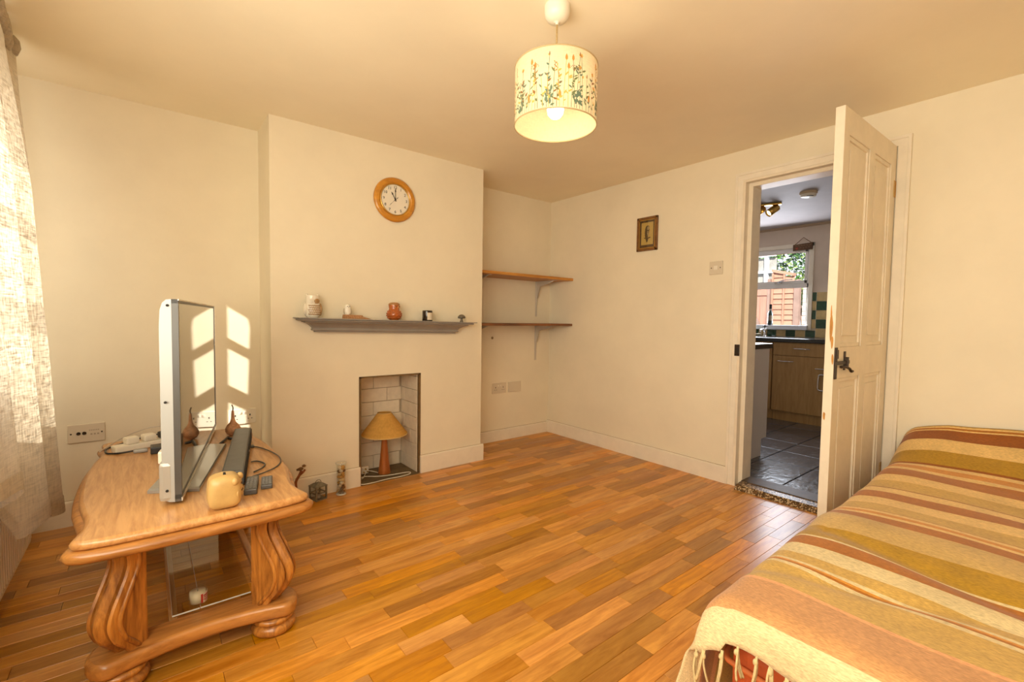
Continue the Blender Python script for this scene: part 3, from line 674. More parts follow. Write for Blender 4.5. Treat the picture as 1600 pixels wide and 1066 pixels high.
# ------------------------------------------------------------------ pendant lamp
PX, PY = 1.192, 1.258
t = thing('pendant_lamp', (PX, PY, CH), 'drum pendant lamp printed with wild flowers hanging from the ceiling', 'lamp')
mb = MB(); mb.lathe([(.046, 0), (.046, -.022), (.044, -.034), (.034, -.050), (.016, -.057), (.006, -.058), (.006, -.066)], (PX, PY, CH), 36); mb.lathe([(.012, -.01), (.012, -.012)], (PX, PY, CH), 8); mb.build('ceiling_rose', M['plastic'], t)
mb = MB(); mb.tube([(PX, PY, CH-.06), (PX, PY, 1.99)], .0032, 8); mb.build('cord', pm('braided_cord', (.50, .36, .17), rough=.8, var=.4, vscale=300), t)
SR, SZ0, SZ1 = .150, 1.822, 2.028
mb = MB(); mb.lathe([(SR, SZ0), (SR, SZ1)], (PX, PY, 0), 72, caps=False); sh = mb.build('lamp_shade', M['shade'], t)
mb = MB()
M['strim'] = pm('shade_trim', (.50, .37, .19), rough=.8)
for z in (SZ0, SZ1):
    mb = MB(); mb.lathe([(SR-.001, z-.002), (SR+.0018, z-.002), (SR+.0018, z+.002), (SR-.001, z+.002), (SR-.001, z-.002)], (PX, PY, 0), 72, caps=False); mb.build('shade_trim', M['strim'], t)
mb = MB()
for k in range(3): mb.tube([(PX+.02*math.cos(k*2*PI/3), PY+.02*math.sin(k*2*PI/3), 1.955), (PX+SR*math.cos(k*2*PI/3), PY+SR*math.sin(k*2*PI/3), SZ1-.003)], .0015, 6)
mb.tube([(PX+.021*math.cos(a*PI/12), PY+.021*math.sin(a*PI/12), 1.955) for a in range(25)], .0015, 6)
mb.build('shade_spider', M['steel'], t)
mb = MB(); mb.lathe([(.006, .06), (.017, .052), (.019, .0), (.016, -.012), (.0, -.012)], (PX, PY, 1.945), 24); mb.build('lamp_holder', M['plastic'], t)
mb = MB(); mb.lathe([(.013, .040), (.014, .03), (.022, .014), (.029, -.006), (.0305, -.024), (.027, -.040), (.017, -.052), (0, -.057)], (PX, PY, 1.905), 28); mb.build('bulb', pm('lit_bulb', (1, 1, 1), emit=(1.0, .78, .50), estr=27.0), t)
# printed wild flowers: thin print lying on the cloth
PRN = [pm('print_green', (.16, .19, .08), rough=.9), pm('print_teal', (.13, .19, .13), rough=.9), pm('print_orange', (.62, .26, .05), rough=.9), pm('print_red', (.36, .12, .05), rough=.9), pm('print_yellow', (.68, .42, .10), rough=.9), pm('print_brown', (.25, .12, .04), rough=.9)]
pr = MB()
def shp(u, z): a = u/SR; return (PX+(SR+.0007)*math.cos(a), PY+(SR+.0007)*math.sin(a), z)
def leaf(u, z, ang, L, w, m):
    q = [(0, 0), (L*.3, w*.8), (L*.6, w*.75), (L, 0), (L*.6, -w*.75), (L*.3, -w*.8)]
    pr.add([shp(u+a*math.cos(ang)-b*math.sin(ang), z+a*math.sin(ang)+b*math.cos(ang)) for a, b in q], [tuple(range(6))], m)
def stem(u0, z0, u1, z1, w, m):
    k = 5; vs = []
    for i in range(k+1):
        f = i/k; u = u0+(u1-u0)*f**1.5; z = z0+(z1-z0)*f; vs += [shp(u-w, z), shp(u+w, z)]
    pr.add(vs, [(2*i, 2*i+1, 2*i+3, 2*i+2) for i in range(k)], m)
rp = random.Random(3); CIRC = 2*PI*SR; npl = 76
for i in range(npl):
    u = CIRC*i/npl+rp.uniform(-.004, .004); h = rp.uniform(.085, .180); du = rp.uniform(-.012, .012); zb = SZ0+.004; g = rp.choice((0, 1, 0, 5, 4))
    stem(u, zb, u+du, zb+h, .0009, g)
    kind = rp.randrange(6)
    for k in range(rp.randint(3, 7)):
        f = rp.uniform(.12, .85); s = rp.choice((-1, 1)); leaf(u+du*f**1.5, zb+h*f, PI/2-s*rp.uniform(.5, 1.1), rp.uniform(.011, .023), rp.uniform(.0024, .0050), g if rp.random() < .7 else rp.choice((0, 1, 4, 5)))
    ut, zt = u+du, zb+h
    if kind == 0:
        for k in range(7): a = PI*(.08+.84*k/6); stem(ut, zt-.012, ut+.013*math.cos(a), zt-.006+.011*math.sin(a), .0005, 5); leaf(ut+.013*math.cos(a), zt-.006+.011*math.sin(a), a, .004, .002, rp.choice((3, 2, 5)))
    elif kind == 1:
        for k in range(6): a = 2*PI*k/6; leaf(ut, zt, a, .008, .0028, rp.choice((2, 4)))
        leaf(ut-.002, zt, 0, .004, .002, 3)
    elif kind == 2:
        for k in range(6): leaf(ut+rp.uniform(-.003, .003), zt-.006*k, PI/2+(-1)**k*.8, .007, .0022, rp.choice((3, 5, 2)))
    elif kind == 3: leaf(ut, zt-.004, PI/2, .024, .0055, 2)
    elif kind == 4:
        leaf(ut, zt, PI*.75, .013, .004, 1); leaf(ut, zt, PI*.25, .013, .004, 1); leaf(ut, zt, PI/2, .009, .002, 3)
    else: leaf(ut, zt, PI/2, .018, .0025, 5); leaf(ut, zt, PI/2+.5, .012, .002, 4)
    if i % 9 in (0, 1):   # big leafy clumps low on the shade
        for k in range(10): leaf(u+rp.uniform(-.012, .012), zb+rp.uniform(.004, .055), PI/2+rp.uniform(-1.2, 1.2), rp.uniform(.014, .022), rp.uniform(.004, .006), 1)
    if i % 9 == 4: leaf(u, zb+.028, PI/2, .030, .0065, 2)
pr.build('flower_print', PRN, t)

# ------------------------------------------------------------------ table lamp in the fireplace, its flex and plug
LX, LY = 1.307, 3.075
t = thing('table_lamp', (LX, LY, .003), 'table lamp with tan conical shade standing in the fireplace', 'lamp')
M['teak'] = wood('teak_base', (.30, .075, .012), (.50, .16, .03), 'z', 22, rough=.35, coat=.2, grain=8)
mb = MB(); mb.lathe([(.042, 0), (.044, .004), (.040, .025), (.031, .10), (.024, .18), (.020, .235), (.019, .262), (.021, .268), (0, .268)], (LX, LY, .003), 36); mb.build('lamp_base', M['teak'], t)
M['parch'] = cloth_trans('parchment_shade', (.70, .40, .105), (.7, .4, .1), .18, .03, ws=(90, 90, 90))
mb = MB(); mb.lathe([(.158, .285), (.047, .436)], (LX, LY, 0), 56, caps=False); mb.build('lamp_shade', M['parch'], t)
mb = MB(); M['ptrim'] = pm('pale_trim', (.66, .47, .2), rough=.8); mb.lathe([(.1575, .281), (.1605, .281), (.1595, .287), (.1565, .287), (.1575, .281)], (LX, LY, 0), 56, caps=False); mb.build('shade_trim', M['ptrim'], t); mb = MB(); mb.lathe([(.047, .434), (.049, .434), (.048, .438), (.046, .438), (.047, .434)], (LX, LY, 0), 40, caps=False); mb.build('shade_trim', M['ptrim'], t)
mb = MB(); mb.lathe([(.012, .27), (.012, .33), (.018, .34), (.022, .37), (.014, .395), (0, .40)], (LX, LY, 0), 20); mb.build('lamp_holder', M['plastic'], t)
mb = MB(); fl = smooth_path([(1.275, 3.07, .008), (1.25, 3.14, .007), (1.215, 3.17, .012), (1.21, 3.15, .010), (1.175, 3.10, .008), (1.14, 3.045, .007), (1.09, 3.02, .007)], 8); mb.tube(fl, .003, 7)
mb.tube(smooth_path([(1.10, 3.03, .007), (1.16, 3.07, .007), (1.24, 3.02, .007), (1.33, 2.995, .007), (1.43, 2.985, .007), (1.455, 2.965, .007), (1.43, 2.94, .006), (1.36, 2.93, .006), (1.26, 2.935, .006), (1.17, 2.925, .006), (1.10, 2.93, .006), (1.086, 2.95, .006)], 8), .003, 7)
mb.build('flex', M['plastic'], t, 'white flex looped on the hearth')
mb = MB(); mb.box((1.160, 3.125, .004), (1.215, 3.150, .056), bev=.009); mb.build('plug', M['plastic'], t)
mb = MB(); mb.box((1.184, 3.108, .037), (1.191, 3.126, .045)); mb.box((1.171, 3.108, .018), (1.178, 3.126, .024)); mb.box((1.198, 3.108, .018), (1.205, 3.126, .024)); mb.build('plug_pins', M['brass'], t)

# ------------------------------------------------------------------ things on the floor by the chimney
x, y = .798, 2.868
t = thing('lantern', (x, y, 0), 'small weathered grey metal lantern on the floor beside the skirting', 'lantern')
M['lan'] = pm('weathered_zinc', (.21, .19, .14), rough=.55, metal=.3, var=.4, vscale=60)
q = .033; rot = R(18)
def rz(px, py): return (x+px*math.cos(rot)-py*math.sin(rot), y+px*math.sin(rot)+py*math.cos(rot))
def rbox(mb, a, b, m=0, bev=0):
    tmp = MB(); tmp.box(a, b, m, bev); mb.add([(*rz(p[0], p[1]), p[2]) for p in tmp.v], tmp.f, m)
mb = MB(); rbox(mb, (-q-.004, -q-.004, 0), (q+.004, q+.004, .008), bev=.002); mb.build('base', M['lan'], t)
mb = MB()
for sx in (-1, 1):
    for sy in (-1, 1): rbox(mb, (sx*q-.004, sy*q-.004, .008), (sx*q+.004, sy*q+.004, .082))
for sy in (-1, 1): rbox(mb, (-q, sy*q-.003, .040), (q, sy*q+.003, .046)); rbox(mb, (sy*q-.003, -q, .040), (sy*q+.003, q, .046))
mb.build('frame', M['lan'], t)
mb = MB()
for sy in (-1, 1): rbox(mb, (-q, sy*q-.001, .008), (q, sy*q+.001, .082)); rbox(mb, (sy*q-.001, -q, .008), (sy*q+.001, q, .082))
mb.build('panes', M['glassclear'], t)
mb = MB(); c = rz(0, 0); vs = []
for k, (rr, zz) in enumerate(((q+.006, .082), (q+.006, .086), (.020, .100), (.010, .104))):
    for sx, sy in ((-1,-1), (1,-1), (1,1), (-1,1)): vs.append((*rz(sx*rr, sy*rr), zz))
mb.add(vs, [(4*k+j, 4*k+(j+1)%4, 4*k+4+(j+1)%4, 4*k+4+j) for k in range(3) for j in range(4)]+[(0,1,2,3), (12,13,14,15)]); mb.build('roof', M['lan'], t)
mb = MB(); mb.tube([(*rz(.020*math.cos(a*PI/10), 0), .100+.018*math.sin(a*PI/10)) for a in range(11)], .002, 6); mb.build('handle', M['lan'], t)
mb = MB(); mb.lathe([(.014, .008), (.014, .035), (0, .035)], (*c, 0), 16); mb.build('tealight', pm('tealight_wax', (.34, .3, .24), rough=.6), t)

x, y = .934, 2.862
t = thing('glass_vase', (x, y, 0), 'tall glass cylinder of shells and pebbles on the floor left of the fireplace', 'vase')
mb = MB(); mb.lathe([(.026, 0), (.0295, .004), (.0295, .185), (.033, .201), (.0315, .201), (.028, .185), (.028, .010), (0, .010)], (x, y, 0), 32); mb.build('glass', M['glassclear'], t)
mb = MB(); mb.lathe([(.033, .199), (.0335, .201), (.0325, .2025), (.0315, .201)], (x, y, 0), 32, caps=False); mb.build('rim', M['glassedge_refl'], t); mb = MB(); mb.lathe([(.0295, .002), (.030, .005), (.0295, .009), (.0, .009)], (x, y, 0), 32); mb.build('base', M['glassedge_refl'], t)
SH = [pm('shell_cream', (.66, .48, .25), rough=.5), pm('shell_brown', (.18, .09, .04), rough=.5), pm('shell_amber', (.56, .30, .08), rough=.5), pm('shell_white', (.70, .60, .44), rough=.5)]
rs = random.Random(5); zz = .020; i = 0
while zz < .170:
    for k in range(4):
        a = k*PI/2+zz*40; rr = .013; mb = MB(); s = rs.uniform(.010, .0135)
        mb.sphere((x+rr*math.cos(a), y+rr*math.sin(a), zz+rs.uniform(-.003, .003)), (s, s*.95, s*rs.uniform(.7, 1.0)), u=10, v=7, fn=lambda d: 1+.12*math.sin(7*d.x+5*d.z))
        mb.build('shell', rs.choice(SH), t)
    zz += .0185; i += 1

t = thing('driftwood_sprig', (.69, 2.86, 0), 'forked reddish-brown wooden sprig with curled tips behind the table corner', 'ornament')
M['root'] = pm('root_wood', (.26, .075, .018), rough=.5, var=.4, vscale=70, bump=.3, bscale=90)
mb = MB(); mb.tube(smooth_path([(.69, 2.875, .0), (.678, 2.87, .07), (.672, 2.865, .13), (.690, 2.86, .170), (.702, 2.86, .195)]), .008, 8, rs=None); mb.tube(smooth_path([(.690, 2.86, .168), (.710, 2.858, .185), (.722, 2.857, .200)]), .006, 8); mb.tube(smooth_path([(.676, 2.868, .10), (.640, 2.865, .15), (.628, 2.862, .195)]), .006, 8); mb.build('stem', M['root'], t)
M['curl'] = pm('dried_curl', (.22, .11, .03), rough=.6, var=.5, vscale=90)
mb = MB()
for (cx, cy, cz, s) in ((.698, 2.86, .207, 1.0), (.716, 2.858, .222, .8), (.684, 2.86, .205, .7)):
    mb.sphere((cx, cy, cz), (.014*s, .012*s, .009*s), u=10, v=8, fn=lambda d: 1+.25*math.sin(9*d.x+4*d.y+6*d.z))
mb.build('seed_head', M['curl'], t)
mb = MB()
for (cx, cy, cz, s) in ((.627, 2.862, .205, 1.0), (.634, 2.862, .192, .8)): mb.sphere((cx, cy, cz), (.011*s, .012*s, .012*s), u=10, v=8, fn=lambda d: 1+.25*math.sin(8*d.x+6*d.z))
mb.build('seed_head', M['curl'], t)

# ------------------------------------------------------------------ coffee table
TZ = .500
t = table = thing('coffee_table', (.125, 2.24, 0), 'carved oak coffee table with scalloped top and curved legs carrying the television', 'table')
TCX, TCY = .128, 2.245
half = [(0, -.640), (.12, -.640), (.22, -.636), (.275, -.628), (.305, -.612), (.318, -.588), (.314, -.560), (.304, -.520), (.298, -.470), (.300, -.420), (.312, -.350), (.326, -.260), (.334, -.150), (.337, -.05)]
right = half+[(p[0], -p[1]) for p in reversed(half)]
outline = [Vector((p[0], p[1], 0)) for p in right]+[Vector((-p[0], p[1], 0)) for p in reversed(right[1:-1])]
def table_ring(off, z):
    n = len(outline); out = []
    for i in range(n):
        a, b, c = outline[i-1], outline[i], outline[(i+1) % n]
        d = (c-a).normalized(); nr = Vector((d.y, -d.x, 0)); p = b-nr*off; out.append((TCX+p.x, TCY+p.y, z))
    return out
def table_slab(prof, name, mat):
    mb = MB(); vs = []; n = len(outline)
    for off, z in prof: vs += table_ring(off, z)
    k = len(prof)
    mb.add(vs, [(j*n+i, j*n+(i+1)%n, (j+1)*n+(i+1)%n, (j+1)*n+i) for j in range(k-1) for i in range(n)], smooth=True)
    mb.add(vs, [list(range(n))[::-1], [(k-1)*n+i for i in range(n)]])
    return mb.build(name, mat, table)
table_slab([(.030, TZ-.026), (.023, TZ-.024), (.018, TZ-.019), (.018, TZ-.010), (.022, TZ-.003), (.030, TZ)], 'table_top', M['oak'])
table_slab([(.040, TZ-.060), (.014, TZ-.059), (.004, TZ-.053), (0, TZ-.043), (.003, TZ-.033), (.012, TZ-.027), (.040, TZ-.026)], 'table_moulding', M['oakx'])
mb = MB(); mb.box((TCX-.22, TCY-.50, TZ-.085), (TCX+.22, TCY+.50, TZ-.058)); mb.build('apron', M['oakx'], t)
# legs: straight inner edge, moulded ogee outer edge
def leg(sx, sy):
    # set diagonally: the moulded ogee face looks out over the corner, the back edge is straight
    mb = MB(); T = .082; cx, cy = TCX+sx*.170, TCY+sy*.452; o = Vector((sx, sy, 0)).normalized(); p = Vector((-o.y, o.x, 0))
    prof = []; N = 26
    for i in range(N+1):
        f = i/N; z = .108+f*(TZ-.058-.108)
        out = .074+.044*math.exp(-((f-.32)/.23)**2)-.022*math.exp(-((f-.80)/.17)**2)+.016*math.exp(-((f-1.05)/.12)**2)-.022*max(0, (.14-f)/.14)
        prof.append((z, out))
    sec = [(-.5, -.016), (-.47, -.004), (-.40, 0.0), (-.33, -.004), (-.29, -.016), (-.25, -.017), (-.21, -.004), (-.12, .007), (0, .011), (.12, .007), (.21, -.004), (.25, -.017), (.29, -.016), (.33, -.004), (.40, 0.0), (.47, -.004), (.5, -.016)]
    ring = len(sec)+2; vs = []; c0 = Vector((cx, cy, 0))
    for z, out in prof:
        for u, d in sec: vs.append(c0+o*(out+d)+p*(u*T)+Vector((0, 0, z)))
        vs.append(c0+p*(.5*T)+Vector((0, 0, z))); vs.append(c0-p*(.5*T)+Vector((0, 0, z)))
    k = len(prof)
    mb.add(vs, [(j*ring+i, j*ring+(i+1)%ring, (j+1)*ring+(i+1)%ring, (j+1)*ring+i) for j in range(k-1) for i in range(ring)]+[list(range(ring)), [(k-1)*ring+i for i in range(ring)]])
    lg = mb.build('leg', M['oakz'], table)
    for s in (-1, 1):
        b2 = MB(); b2.tube([c0+o*(out-.030)+p*(s*.492*T)+Vector((0, 0, z)) for z, out in prof], .0075, 8); b2.build('scroll_bead', M['oakz'], lg)
    b3 = MB(); fx, fy = TCX+sx*.208, TCY+sy*.485; b3.lathe([(.058, 0), (.068, .006), (.072, .018), (.068, .030), (.058, .036), (.060, .040), (.068, .046), (.066, .056), (.050, .060)], (fx, fy, 0), 32); b3.build('foot', M['oakz'], lg)
for sx in (-1, 1):
    for sy in (-1, 1): leg(sx, sy)
# bottom frame: shaped end plates and two rails, glass shelf between
for sy in (-1, 1):
    mb = MB(); pts = []; yc0 = TCY+sy*.485; nn = 40
    front, back = [], []
    for i in range(nn+1):
        x = -.285+.57*i/nn; e = max(0, (abs(x)-.225)/.061); w = .074*math.sqrt(max(0, 1-min(1, e)**2)); c = .045*(1-(x/.24)**2) if abs(x) < .24 else 0
        front.append((TCX+x, yc0+sy*(w-c))); back.append((TCX+x, yc0-sy*w))
    pts = front+back[::-1]
    ep = []
    cxm, cym = TCX, yc0
    for zz, ii in ((.060, .012), (.064, .003), (.072, 0), (.096, 0), (.105, .004), (.108, .012)):
        for k_, p in enumerate(pts):
            a_, b_ = Vector(pts[k_-1]), Vector(pts[(k_+1) % len(pts)]); d_ = (b_-a_); d_ = d_.normalized() if d_.length > 1e-6 else Vector((1, 0)); n_ = Vector((d_.y, -d_.x))*(1 if sy < 0 else -1)
            ep.append((p[0]-n_.x*ii, p[1]-n_.y*ii, zz))
    nn2 = len(pts); mb.add(ep, [(j_*nn2+i_, j_*nn2+(i_+1)%nn2, (j_+1)*nn2+(i_+1)%nn2, (j_+1)*nn2+i_) for j_ in range(5) for i_ in range(nn2)], smooth=True); mb.add(ep, [list(range(nn2))[::-1], [5*nn2+i_ for i_ in range(nn2)]])
    mb.build('end_plate', M['oakx'], t)
for dx in (-.075, .20):
    mb = MB(); mb.box((TCX+dx-.012, TCY-.43, .080), (TCX+dx+.012, TCY+.43, .104), bev=.003); mb.build('rail', M['oak'], t)
M['glassshelf'] = glass_thin('shelf_glass', (.93, .95, .93), 1.0)
for x0, x1 in ((TCX-.078, TCX-.003), (TCX+.0, TCX+.150)):  # pane split added to imitate a pale reflection line in the glass
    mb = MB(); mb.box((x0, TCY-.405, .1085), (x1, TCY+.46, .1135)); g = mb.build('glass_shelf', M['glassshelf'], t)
    b2 = MB(); b2.box((x0-.0008, TCY-.405, .1088), (x0, TCY+.46, .1132)); b2.box((x0, TCY-.406, .1088), (x1, TCY-.405, .1132)); b2.build('glass_edge_and_reflection', M['glassedge_refl'], g)  # pale side strip paints that reflection; front strip is the real edge

# candle jar on the glass shelf
x, y, z = .122, 1.874, .1137
t = thing('candle_jar', (x, y, z), 'open glass jar of cream candle wax with red label on the table shelf', 'candle')
mb = MB(); mb.lathe([(.022, 0), (.0265, .004), (.027, .046), (.0225, .052), (.0225, .062), (.024, .066), (.0228, .068), (.021, .066), (.021, .052), (.0245, .044), (.0240, .006), (0, .004)], (x, y, z), 32); mb.build('jar', M['glassclear'], t)
mb = MB(); mb.lathe([(.021, .005), (.0238, .008), (.0238, .042), (0, .041)], (x, y, z), 28); mb.build('wax', pm('cream_wax', (.72, .62, .42), rough=.5), t)
mb = MB(); mb.tube([(x, y, z+.040), (x+.001, y, z+.048)], .001, 6); mb.build('wick', M['ink'], t)
M['redink'] = pm('red_ink', (.42, .03, .02), rough=.6)
lab = patch((x, y, z), .0275, R(-75), R(5), .007, .040).build('paper_label', pm('label_cream', (.74, .60, .46), rough=.7), t)
mb2 = MB()
for k, (a0, a1, q0, q1) in enumerate(((-75, -62, .008, .039), (-58, -8, .029, .033), (-56, -14, .023, .026), (-58, -10, .016, .019), (-50, -20, .011, .013))):
    pp = patch((x, y, z), .0282, R(a0), R(a1), q0, q1, 8); mb2.add(pp.v, pp.f)
mb2.build('label_print', M['redink'], lab)

# ------------------------------------------------------------------ television
n0 = Vector((.077, 1.782, .51)); f0 = Vector((.279, 2.872, .51)); du = (f0-n0); TL = du.length; du.normalize(); nv = Vector((du.y, -du.x, 0)).normalized()   # nv = screen side
def tvp(u, w, z): p = n0+du*u+nv*w; return (p.x, p.y, z)
def tvbox(mb, u0, u1, w0, w1, z0, z1, m=0, bev=0):
    tmp = MB(); tmp.box((u0, w0, z0), (u1, w1, z1), m, bev); mb.add([tvp(*p) for p in tmp.v], tmp.f, m)
t = thing('television', tuple((n0+du*TL*.5)[:2])+(.5,), 'large flat television with glossy screen and silver shell standing on the coffee table', 'television')
ZB, ZT = .512, 1.156
mb = MB(); tvbox(mb, .012, TL-.012, -.004, .0005, ZB+.022, ZT-.012); mb.build('screen', M['screen'], t)
mb = MB()
for a in ((0, .013, ZB, ZT), (TL-.013, TL, ZB, ZT), (0, TL, ZB+.008, ZB+.022), (0, TL, ZT-.013, ZT)): tvbox(mb, a[0], a[1], -.016, .002, a[2], a[3])
mb.build('bezel', M['dgrey'], t)
mb = MB()
for a in ((0.0, TL, .0025, .004, ZB, ZB+.012), (TL-.004, TL, .002, .0035, ZB, ZT), (0, TL, .002, .0035, ZT-.004, ZT)): tvbox(mb, a[0], a[1], a[2]-.002, a[3], a[4], a[5])
mb.build('bright_trim', pm('bright_trim', (.78, .74, .66), rough=.25, metal=.5), t, 'bright silver edge strip around the screen')
mb = MB(); rows_ = []
prof = [(-.016, ZB, ZT), (-.030, ZB, ZT-.002), (-.040, ZB+.004, ZT-.012), (-.047, ZB+.016, ZT-.035), (-.050, ZB+.05, ZT-.09)]
vs = []
for w, a, b_ in prof:
    ins = (-w-.016)*.9*.35
    for u, zz in ((ins, a), (TL-ins, a), (TL-ins, b_), (ins, b_)): vs.append(tvp(u, w, zz))
k = len(prof)
mb.add(vs, [(4*i+j, 4*i+(j+1)%4, 4*i+4+(j+1)%4, 4*i+4+j) for i in range(k-1) for j in range(4)]+[tuple(4*(k-1)+j for j in range(4)), (0,1,2,3)])
mb.build('rear_shell', M['silver'], t)
mb = MB(); tvbox(mb, .003, TL-.003, -.058, -.016, ZB+.002, ZB+.128, bev=.012); mb.build('speaker_housing', pm('grey_shell', (.40, .38, .34), rough=.35, metal=.3), t)
for zz in (ZB+.038, ZB+.32, ZT-.020):
    mb = MB(); mb.lathe([(.004, 0), (.004, .003), (.002, .003)], tvp(.002, -.036 if zz < 1 else -.026, zz), 10, axis=tuple(-du)); mb.build('screw', M['hole'], t)
mb = MB(); tvbox(mb, .10, .145, -.075, -.055, ZB+.10, ZB+.14, bev=.004); mb.build('cable_clip', M['cream'], t)
mb = MB()
base = [(-.008, 1.955), (.133, 1.880), (.282, 2.475), (.150, 2.555)]
vs = [(p[0], p[1], TZ+.0005) for p in base]+[(p[0], p[1], TZ+.010) for p in base]+[((p[0]*.96+.138*.04), (p[1]*.96+2.216*.04), TZ+.014) for p in base]
mb.add(vs, [(0,1,2,3), (8,9,10,11)]+[(4*k+j, 4*k+(j+1)%4, 4*k+4+(j+1)%4, 4*k+4+j) for k in range(2) for j in range(4)]); mb.build('stand_base', pm('stand_grey', (.34, .33, .31), rough=.22, metal=.3, coat=.4), t)
mb = MB(); c = Vector((.150, 2.25, 0)); 
tmpu = TL*.42; tvbox(mb, tmpu-.06, tmpu+.06, -.035, -.012, TZ+.012, ZB+.09, bev=.006); mb.build('stand_neck', M['dgrey'], t)
# V-shaped clip foot on the table beyond the stand
mb = MB(); p0, p1, p2 = (.255, 2.50, TZ+.004), (.300, 2.60, TZ+.009), (.325, 2.58, TZ+.004); mb.tube([p0, p1], .007, 4); mb.tube([p1, p2], .007, 4); tag(mb.build('stand_clip', M['dgrey']), 'small dark bent bracket lying on the table between screen and soundbar', 'bracket')

# soundbar
s0 = Vector((.230, 1.858, 0)); s1 = Vector((.362, 2.556, 0)); sd = (s1-s0); SLn = sd.length; sd.normalize(); sn = Vector((sd.y, -sd.x, 0))
t = thing('soundbar', (*(s0+sd*SLn/2)[:2], TZ), 'long dark grey soundbar lying on the table in front of the television', 'speaker')
def sbx(mb, u0, u1, w0, w1, z0, z1, bev=0, m=0):
    tmp = MB(); tmp.box((u0, w0, z0), (u1, w1, z1), m, bev); mb.add([tuple(s0+sd*p[0]+sn*p[1]+Vector((0,0,p[2]))) for p in tmp.v], tmp.f, m)
mb = MB(); sbx(mb, 0, SLn, -.036, .034, TZ+.004, TZ+.058, bev=.006); mb.build('cabinet', pm('soundbar_shell', (.085, .082, .078), rough=.40, var=.15, vscale=30), t)
mb = MB(); sbx(mb, .01, SLn-.01, .034, .037, TZ+.008, TZ+.053); mb.build('grille', pm('speaker_cloth', (.02, .02, .02), rough=.9, bump=.5, bscale=500), t)
for u in (.05, SLn-.05):
    mb = MB(); sbx(mb, u-.02, u+.02, -.03, .03, TZ, TZ+.005); mb.build('foot', M['black'], t)
mb = MB(); sbx(mb, SLn*.5, SLn*.5+.02, .037, .038, TZ+.028, TZ+.034); mb.build('indicator', M['steel'], t)

# piggy bank
px, py = .184, 1.690
t = thing('piggy_bank', (px, py, TZ), 'tan pottery pig-shaped money box at the front edge of the table', 'money box')
M['pig'] = pm('tan_pottery', (.56, .36, .13), rough=.42, var=.16, vscale=12, coat=.15, bump=.1, bscale=50)
def pigshape(d):
    k = 1.0/((abs(d.x)**4.2+abs(d.y)**4.2+abs(d.z)**4.2)**(1/4.2))
    return k
mb = MB(); mb.sphere((px, py, TZ+.053), (.046, .044, .053), u=40, v=28, fn=lambda d: pigshape(d)*(1-.10*max(0, d.z)*abs(d.x))); mb.build('body', M['pig'], t)
fd = Vector((.93, -.36, 0)).normalized(); fs_ = Vector((-fd.y, fd.x, 0)); cpt = Vector((px, py, TZ+.055))
mb = MB(); mb.lathe([(.017, -.012), (.017, -.001), (.015, .003), (.010, .005), (0, .005)], cpt+fd*.046+Vector((0,0,-.006)), 22, axis=tuple(fd), sx=1.0, sy=1.15); mb.build('snout', M['pig'], t)
mb = MB()
for s in (-1, 1): mb.sphere(tuple(cpt+fd*.0508+fs_*s*.006+Vector((0,0,-.005))), (.0022, .0022, .0035), u=8, v=6)
mb.build('nostril', M['hole'], t)
for s in (-1, 1):
    mb = MB(); p = cpt+fd*.036+fs_*s*.028+Vector((0,0,.030)); mb.sphere(tuple(p), (.010, .010, .012), u=14, v=10, fn=lambda d: 1+.2*d.x); mb.build('ear', M['pig'], t)
    mb = MB(); p = cpt+fd*.044+fs_*s*.020+Vector((0,0,.012)); mb.sphere(tuple(p), .0035, u=10, v=8); mb.build('eye', pm('pig_eye', (.14, .07, .02), rough=.3), t)
mb = MB()
for zz, w in ((.020, .022), (.027, .018)): mb.tube(smooth_path([tuple(cpt+fd*.042+fs_*(-w)+Vector((0,0,zz-.004))), tuple(cpt+fd*.0455+Vector((0,0,zz))), tuple(cpt+fd*.042+fs_*w+Vector((0,0,zz-.004)))]), .0035, 8)
for s in (-1, 1): mb.tube(smooth_path([tuple(cpt+fd*.044+fs_*s*.020+Vector((0,0,.004))), tuple(cpt+fd*.044+fs_*s*.025+Vector((0,0,-.012))), tuple(cpt+fd*.044+fs_*s*.018+Vector((0,0,-.028)))]), .004, 8)
mb.build('face_folds', M['pig'], t)
mb = MB(); mb.add([(px-.004, py-.016, TZ+.1062), (px+.004, py-.017, TZ+.1062), (px+.006, py+.010, TZ+.1062), (px-.001, py+.011, TZ+.1062), (px-.004, py-.016, TZ+.100), (px+.004, py-.017, TZ+.100), (px+.006, py+.010, TZ+.100), (px-.001, py+.011, TZ+.100)], [(0,1,2,3), (0,1,5,4), (1,2,6,5), (2,3,7,6), (3,0,4,7)]); mb.build('coin_slot', M['hole'], t)

# dried gourd
gx, gy = .335, 2.685
t = thing('gourd', (gx, gy, TZ), 'dried brown long-necked gourd standing at the far end of the soundbar', 'gourd')
M['gourd'] = pm('gourd_skin', (.60, .32, .17), rough=.45, var=.45, vscale=45)
mb = MB(); mb.lathe([(.012, 0), (.026, .006), (.034, .022), (.034, .036), (.026, .052), (.014, .066), (.0085, .082), (.0065, .110), (.005, .125)], (gx, gy, TZ), 28); mb.build('body', M['gourd'], t)
mb = MB(); mb.tube(smooth_path([(gx, gy, TZ+.124), (gx+.001, gy, TZ+.140), (gx-.004, gy, TZ+.155)]), .0028, 7); mb.build('stalk', pm('stalk', (.12, .08, .05), rough=.8), t)

